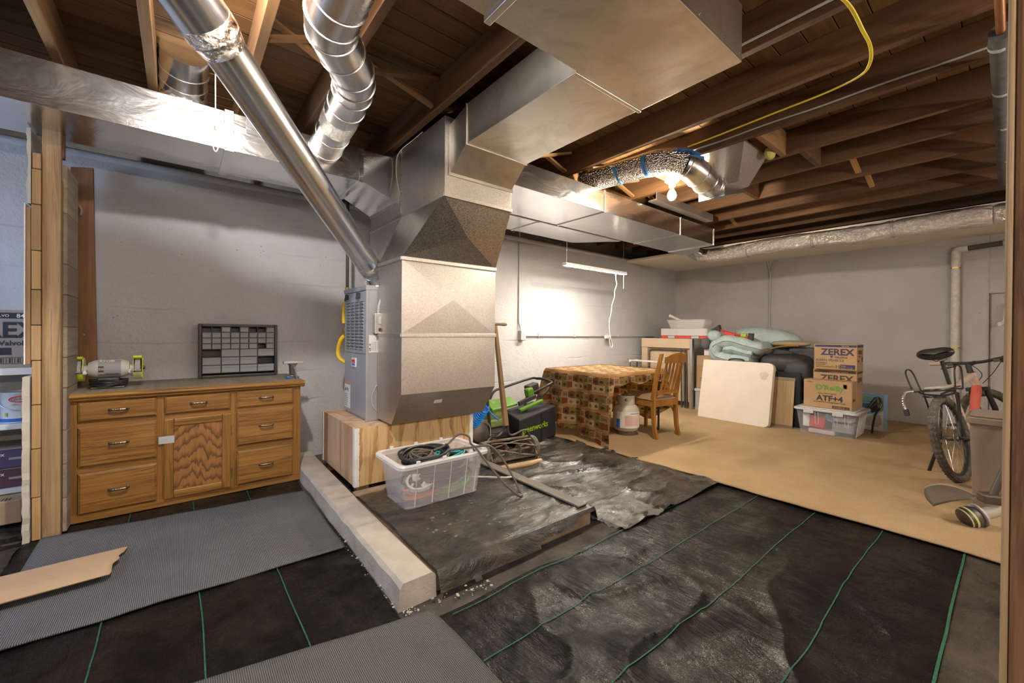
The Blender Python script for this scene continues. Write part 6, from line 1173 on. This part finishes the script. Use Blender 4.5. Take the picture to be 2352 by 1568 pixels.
stuff_in('red_package', 'red package seen through the near wall of the clear tote', (5.95, 1.50, .16), (.06, .15, .14), 'ink_red', 4, 6); stuff_in('white_package', 'white round edged package left inside the clear tote', (5.95, 1.61, .17), (.06, .07, .16), 'ink_white', 4); stuff_in('blue_package', 'blue and white wrapped package in the middle of the clear tote', (5.98, 1.39, .22), (.08, .10, .07), 'box_blue', 10, 30); stuff_in('white_box', 'white box at the right inside the clear tote', (6.0, 1.25, .22), (.16, .16, .05), 'ink_white', -4); stuff_in('grey_box', 'grey box under the white box inside the clear tote', (6.02, 1.26, .12), (.2, .2, .10), 'ink_grey', 3); stuff_in('paper_stack', 'stack of papers lying low in the clear tote', (6.0, 1.45, .05), (.2, .26, .05), 'label_pink', -3)
carton('cardboard_box', 'brown transmission fluid carton with a green logo on the clear tote lid', 5.875, 6.075, 1.165, 1.625, .339, .665, 'cardboard', [('F', "O'Reilly", .085, .115, .215, 'ink_green', {'b': .03, 'x': 1.0}), ('F', 'FULL SYNTHETIC', .024, .14, .165, 'ink_brown', {'b': .0}), ('F', 'ATF+4', .088, .13, .09, 'ink_black', {'b': .03}), ('F', 'AUTOMATIC TRANSMISSION FLUID', .019, .10, .066, 'ink_brown', {'b': .005}), ('F', '#.16,.03', 0, .28, .01, 'ink_brown', e_), ('F', 'B12-006118', .02, .295, .017, 'cardboard', e_), ('F', '#.035,.05', 0, .38, .245, 'ink_brown', e_), ('F', '#.025,.04', 0, .385, .25, 'cardboard', e_), ('F', 'O\'REILLY', .018, .03, .295, 'ink_brown', {'b': 0}), ('S', 'ATF+4', .04, .03, .10, 'ink_brown', {'b': .01})])
ban = ('F', '#.395,.026', 0, .01, .268, 'ink_navy', e_)
carton('cardboard_box', 'brown antifreeze carton with faded black lettering between two other cartons', 6.085, 6.375, 1.165, 1.585, .339, .785, 'cardboard', [('F', '#.40,.026', 0, .01, .405, 'ink_brown', e_), ('F', 'ZEREX', .105, .075, .305, 'ink_brown', {'b': .03}), ('S', '#.27,.026', 0, .01, .405, 'ink_brown', e_), ('S', 'ZEREX', .07, .03, .31, 'ink_brown', {'b': .02}), ('F', 'COMPLETE 853374', .022, .16, .409, 'cardboard', e_)])
carton('cardboard_box', 'top antifreeze carton with navy lettering on the stack of brown cartons', 6.03, 6.33, 1.155, 1.565, .787, 1.09, 'cardboard', [ban, ('F', '881300', .022, .27, .272, 'cardboard', e_), ('F', 'ZEREX', .105, .07, .175, 'ink_navy', {'b': .03}), ('F', 'Valvoline', .034, .20, .138, 'ink_navy', {'b': .012}), ('F', '\u25bc', .035, .155, .138, 'ink_navy', e_), ('F', 'ASIAN VEHICLE', .040, .018, .098, 'ink_navy', {'b': .0}), ('F', 'ANTIFREEZE', .021, .018, .070, 'ink_brown', {'b': 0}), ('F', 'COOLANT', .021, .018, .049, 'ink_brown', {'b': 0}), ('F', 'ANTICONGELANTE', .021, .018, .026, 'ink_brown', {'b': 0}), ('F', '#.14,.05', 0, .255, .014, 'ink_navy', e_), ('F', '50/50', .02, .262, .040, 'cardboard', e_), ('F', 'READY-TO-USE', .016, .262, .02, 'cardboard', e_), ('F', '11', .055, .205, .018, 'ink_brown', e_), ('S', '#.28,.026', 0, .01, .268, 'ink_navy', e_), ('S', 'ZEREX', .062, .05, .19, 'ink_navy', {'b': .03}), ('S', 'Valvoline', .022, .08, .155, 'ink_navy', e_), ('S', '#.05,.06', 0, .22, .10, 'ink_navy', e_), ('S', 'ASIAN', .025, .03, .10, 'ink_brown', e_)])
solo('cable', B().tube(spline([(6.30, 1.10, .345), (6.33, 1.06, .42), (6.36, 1.02, .47), (6.40, 1.0, .40), (6.44, 1.02, .33), (6.46, 1.06, .25), (6.45, 1.08, .12), (6.46, 1.09, .02)], 5), .011, 7).tube(spline([(6.32, 1.09, .345), (6.36, 1.04, .39), (6.36, .99, .40), (6.34, 1.0, .35)], 5), .010, 7), 'cord_black', 'black hose bunched between the tote and the blue product box', 'hose', True)
# ---- blue product box
BB = thing('product_box', 'light blue product box with a garden picture standing by the far wall', 'product box', M=Matrix.Translation((6.70, 1.02, .012)) @ Matrix.Rotation(radians(-6), 4, 'Z'))
part('carton', B().box(0, .13, 0, .25, 0, .45), 'box_blue', BB, bev=.003, local=True); part('front_print', B().box(-.0012, .001, .005, .245, .005, .445), 'box_blue', BB, local=True)
pc2 = lambda poly, m, k: part('printed_shape', B().prism(poly, -.0016-k*.0004, .0, 'X'), m, BB, local=True)
pc2([(.245, .30), (.245, .36), (.13, .36), (.09, .24), (.16, .22)], 'box_blue_dark', 0); pc2([(.005, .005), (.245, .005), (.245, .07), (.16, .20), (.06, .21), (.005, .26)], 'ink_white', 1); pc2([(.03, .20), (.08, .22), (.19, .14), (.19, .06), (.06, .05), (.02, .1)], 'propane_white', 2); pc2([(.06, .24), (.02, .40), (.09, .42), (.14, .34), (.12, .22)], 'ink_black', 2); pc2([(.008, .26), (.04, .25), (.07, .34), (.06, .42), (.008, .42)], 'mower_olive', 3)
pc2([(.17+.045*cos(a), .405+.014*sin(a)) for a in [2*pi*i/16 for i in range(16)]], 'ink_lime', 4); text('2-Gallon', .03, 'ink_white', BB, WM[BB.name] @ Vector((-.003, .235, .335)), WM[BB.name].to_3x3() @ Vector((0, -1, 0)), (0, 0, 1), bold=.01); text('2 years', .02, 'ink_grey', BB, WM[BB.name] @ Vector((-.003, .18, .02)), WM[BB.name].to_3x3() @ Vector((0, -1, 0)), (0, 0, 1))
# ================================================================ trash can, trimmer, bicycle
TR = thing('trash_can', 'tall taupe plastic trash can beside the near post in front of the bicycle', 'trash can', (4.42, 0, .01))
lo = ring(4.26, 4.56, -.22, .185, .012, .05); hi = ring(4.22, 4.60, -.26, .205, .60, .05); n = len(lo); part('bin_body', B().add(lo+hi, [(k, (k+1) % n, n+(k+1) % n, n+k) for k in range(n)]+[list(range(n))[::-1], list(range(n, 2*n))]), 'trash_tan', TR, True)
part('lid', B().rbox(4.205, 4.615, -.275, .222, .60, .645, .05).rbox(4.225, 4.595, -.255, .205, .645, .662, .05), 'trash_tan', TR, True, bev=.006)
ST = thing('string_trimmer', 'dusty string trimmer head with a grey guard lying by the trash can', 'string trimmer', (3.86, .17, .01)); hc = Vector((3.835, .185, .062)); hd_ = Vector((-.52, .60, -.30)).normalized(); MT = align(hd_)
part('spool_head', B().lathe([(.012, -.055), (.055, -.05), (.064, -.03), (.064, .0), (.058, .022), (.03, .032), (.006, .034)], hc, MT, 26), 'dark_steel', ST, True); part('lime_ring', B().lathe([(.0645, -.012), (.066, -.006), (.0645, .0)], hc, MT, 26, False).lathe([(.060, .015), (.061, .019), (.058, .022)], hc, MT, 26, False), 'lime_pale', ST, True); part('back_plate', B().lathe([(.02, -.075), (.068, -.068), (.068, -.058), (.02, -.055)], hc, MT, 24), 'case_grey', ST, True)
gb = hc-hd_*.085; part('gear_housing', B().tube(spline([gb, gb-hd_*.05, gb-hd_*.08+Vector((.02, -.02, .03)), (3.93, .10, .165), (3.935, .085, .20)], 5), [.034]*11+[.03]*10, 14), 'propane_white', ST, True); part('clamp_block', B().obox((3.925, .10, .19), (.085, .09, .06), R('Z', 30)), 'dark_steel', ST, bev=.012)
part('shaft', B().tube([(3.93, .09, .20), (3.97, .03, .42), (4.03, -.03, .68), (4.25, -.27, 1.25)], .019, 12), 'dark_steel', ST, True)
def guard(u, v):
    a = radians(-40+80*v); r_ = .05+.25*u; p = Vector((3.905, .125, .185))+Vector((-.55, .80, .10)).normalized()*(r_*cos(a))+Vector((.30, .20, -.75))*(r_*sin(a))*.60; return (p.x, p.y, p.z+.05*u-.05*u*u-.06*abs(v-.5)*u)
o = part('line_guard', B().grid(guard, 10, 12), 'guard_grey', ST, True); m = o.modifiers.new('thick', 'SOLIDIFY'); m.thickness = .006
# ---- bicycle
BK = thing('bicycle', 'red mountain bike with a black saddle and rear rack leaning on its kickstand', 'bicycle', M=Matrix.Translation((4.95, .27, .012)) @ Matrix.Rotation(radians(-11), 4, 'Z') @ Matrix.Rotation(radians(-11.5), 4, 'X'))
P = lambda n_, b_, m_, **k: part(n_, b_, m_, BK, True, local=True, **k)
WRd = .345
def wheel(c, ang, nm):
    Mw = Matrix.Translation(c) @ Matrix.Rotation(radians(ang), 4, 'Z')
    b = B(); NA, NB = 96, 10; vs = []
    for i in range(NA):
        a = 2*pi*i/NA
        for k in range(NB):
            t_ = 2*pi*k/NB; kn = .005 if (i % 2 and cos(t_) > .1) else 0; rr = WRd-.026+(.028+kn)*cos(t_); vs.append((rr*cos(a), (.028+kn*.6)*sin(t_), rr*sin(a)))
    b.add(vs, [(i*NB+k, i*NB+(k+1) % NB, ((i+1) % NA)*NB+(k+1) % NB, ((i+1) % NA)*NB+k) for i in range(NA) for k in range(NB)])
    t0 = part(nm, b.xf(Mw), 'tire_face', BK, False, local=True)
    kb = B()
    for i in range(0, 96, 2):
        a = 2*pi*(i+.5)/96
        for yy in (-.017, 0, .017):
            kb.obox((cos(a)*(WRd+.003-abs(yy)*.35), yy, sin(a)*(WRd+.003-abs(yy)*.35)), (.007, .011, .016), R('Y', -math.degrees(a)))
    part('tread', kb.xf(Mw), 'tire_dusty', t0, local=True)['kind'] = 'stuff'
    part('rim', B().tube([(cos(a)*.288, 0, sin(a)*.288) for a in [2*pi*i/48 for i in range(48)]], .012, 8, closed=True).xf(Mw), 'black_metal', t0, True, local=True)
    sb = B()
    for i in range(28):
        a = 2*pi*i/28; h_ = .03*(1 if i % 2 else -1); sb.tube([(.022*cos(a+.8*(1 if i % 4 < 2 else -1)), h_, .022*sin(a+.8*(1 if i % 4 < 2 else -1))), (cos(a)*.284, 0, sin(a)*.284)], .0014, 4)
    part('spokes', sb.xf(Mw), 'steel', t0, local=True); part('hub', B().lathe([(.012, -.05), (.025, -.04), (.018, -.03), (.018, .03), (.025, .04), (.012, .05)], (0, 0, 0), R('X', 90), 14).xf(Mw), 'dark_steel', t0, True, local=True); part('brake_disc', B().lathe([(.05, .038), (.08, .038), (.08, .041), (.05, .041)], (0, 0, 0), R('X', 90), 24, False).xf(Mw), 'steel', t0, local=True)
wheel((0, 0, WRd), 0, 'rear_wheel'); wheel((1.09, .02, WRd), -24, 'front_wheel')
bbk = Vector((.44, 0, .30)); stp = Vector((.27, 0, .78)); hdt = Vector((.87, 0, .86)); hdb = Vector((.915, 0, .70))
P('frame_tube', B().tube([bbk, stp], .019, 12), 'bike_pale'); P('frame_tube', B().tube([stp+Vector((.005, 0, -.05)), hdt+Vector((0, 0, -.03))], [.021, .026], 12), 'bike_pale'); P('frame_tube', B().tube([bbk, hdb+Vector((-.01, 0, .02))], [.032, .036], 12), 'bike_red'); P('head_tube', B().tube([hdb, hdt], .030, 14), 'bike_pale')
for s in (-1, 1): P('stay', B().tube([(.0, s*.065, WRd), (.36, s*.045, .31), bbk], .012, 8), 'black_metal'); P('stay', B().tube([(0, s*.065, WRd), (.22, s*.05, .70), stp+Vector((0, 0, -.05))], .010, 8), 'black_metal')
P('seat_post', B().tube([stp, (.235, 0, .985)], .014, 10), 'black_metal')
def sad():
    def fn(u, v):
        a = 2*pi*v; x = .10+.27*u; w = (.115*(1-u)**1.0+.022)*(1 if u < .5 else 1)*(.35+.65*min(1, (u+.04)*7)**.5); h_ = .068*(1-.4*u)*min(1, sqrt(max(0, min(u*8, (1-u)*10)+.02)))
        dip = .018*(1-abs(cos(a)))*sin(a) if u < .75 else 0
        return (x, w*cos(a), 1.045+h_*sin(a)*(1 if sin(a) > 0 else .9)-max(0, dip)*1.0+.01*(1-u))
    return B().grid(fn, 18, 28)
P('saddle', sad(), 'saddle_black'); P('saddle_rails', B().tube([(.14, .03, 1.0), (.20, .025, .985), (.30, .02, 1.0)], .005, 6).tube([(.14, -.03, 1.0), (.20, -.025, .985), (.30, -.02, 1.0)], .005, 6), 'steel')
Ms = Matrix.Translation((.86, 0, .93)) @ Matrix.Rotation(radians(-24), 4, 'Z')
P('stem', B().tube([(-.005, 0, -.07), (-.01, 0, .0), (.07, 0, .02)], [.024, .022, .018], 10).xf(Ms), 'black_metal'); P('handlebar', B().tube(spline([(.03, .34, .045), (.055, .2, .035), (.07, .07, .02), (.07, -.07, .02), (.055, -.2, .035), (.03, -.34, .045)], 5), .014, 10).xf(Ms), 'black_metal')
P('grip', B().tube([(.029, .36, .045), (.048, .235, .037)], .019, 12).xf(Ms), 'grip_tan'); P('grip', B().tube([(.029, -.36, .045), (.048, -.235, .037)], .019, 12).xf(Ms), 'rubber')
for s in (-1, 1): P('brake_lever', B().tube(spline([(.06, s*.18, .02), (.10, s*.20, .0), (.11, s*.28, -.01), (.10, s*.33, -.015)], 4), .007, 6).obox((.065, s*.19, .02), (.05, .05, .03)).xf(Ms), 'dark_steel'); P('brake_cable', B().tube(spline([(.10, s*.19, .02), (.17, s*.12, .0), (.16, s*.04, -.10), (.05, s*.03, -.18)], 6), .003, 5).xf(Ms), 'cord_black')
for s in (-1, 1): P('fork_leg', B().tube([(.925, s*.05, .70), (1.0, s*.055, .52), (1.09, s*.055+.02, WRd)], [.018, .021, .019], 10), 'black_metal'); P('fork_stanchion', B().tube([(.918, s*.05, .715), (.965, s*.053, .60)], .0165, 10), 'chrome')
P('fork_crown', B().obox((.918, 0, .70), (.06, .15, .035)), 'black_metal'); P('chainring', B().lathe([(.02, -.006), (.075, -.004), (.078, 0), (.075, .004), (.02, .006)], (.44, -.055, .30), R('X', 90), 28), 'dark_steel'); P('crank_arm', B().tube([(.44, -.075, .30), (.30, -.08, .20)], .010, 6).tube([(.44, .06, .30), (.58, .07, .40)], .010, 6), 'dark_steel')
for a, yy in (((.30, -.08, .20), -.13), ((.58, .07, .40), .12)): P('pedal', B().obox((a[0], yy, a[2]), (.085, .085, .02)), 'black_metal')
P('rack_deck', B().tube(spline([(.24, .07, .76), (-.08, .07, .745), (-.15, .06, .745), (-.16, -.06, .745), (-.08, -.07, .745), (.24, -.07, .76)], 4), .006, 6).tube([(-.15, 0, .747), (.2, 0, .758)], .005, 6), 'black_metal')
for s in (-1, 1):
    P('rack_strut', B().tube([(0, s*.075, WRd+.02), (.0, s*.10, .74)], .006, 6), 'black_metal'); P('rack_hoop', B().tube(spline([(-.10, s*.13, .74), (-.10, s*.15, .88), (-.06, s*.155, .93), (.02, s*.155, .93), (.06, s*.15, .88), (.06, s*.13, .74)], 4), .006, 6).tube([(-.1, s*.13, .742), (-.1, s*.07, .745)], .006, 6).tube([(.06, s*.13, .742), (.06, s*.07, .75)], .006, 6), 'black_metal')
P('rack_bag', B().obox((.02, .0, .765), (.22, .12, .02)), 'propane_white', bev=.006); 
ch = spline([(-.12, .12, .75), (-.15, .16, .745), (-.16, .18, .70), (-.155, .19, .64), (-.155, .19, .60)], 6); P('lock_chain', B().tube([p+Vector((0, .004*(i % 2), 0)) for i, p in enumerate(ch)], [.009+.004*(i % 2) for i in range(len(ch))], 6), 'steel'); P('lock_body', B().obox((-.155, .19, .575), (.028, .035, .055)), 'ink_black', bev=.005)
P('cable_lock', B().tube(spline([(-.08, .1, .735), (-.10, .05, .715), (-.08, -.05, .70), (.0, -.10, .715), (.05, -.04, .70), (.0, .06, .69), (-.08, .08, .70)], 5), .008, 6), 'cord_black')
P('tail_light', B().obox((.31, .0, .74), (.03, .04, .05)), 'ink_red', bev=.006)
P('kickstand', B().tube([(.04, .08, .30), (.08, .15, .20), (.13, .275, -.045), (.135, .30, -.058)], [.009, .013, .013, .010], 8), 'black_metal')
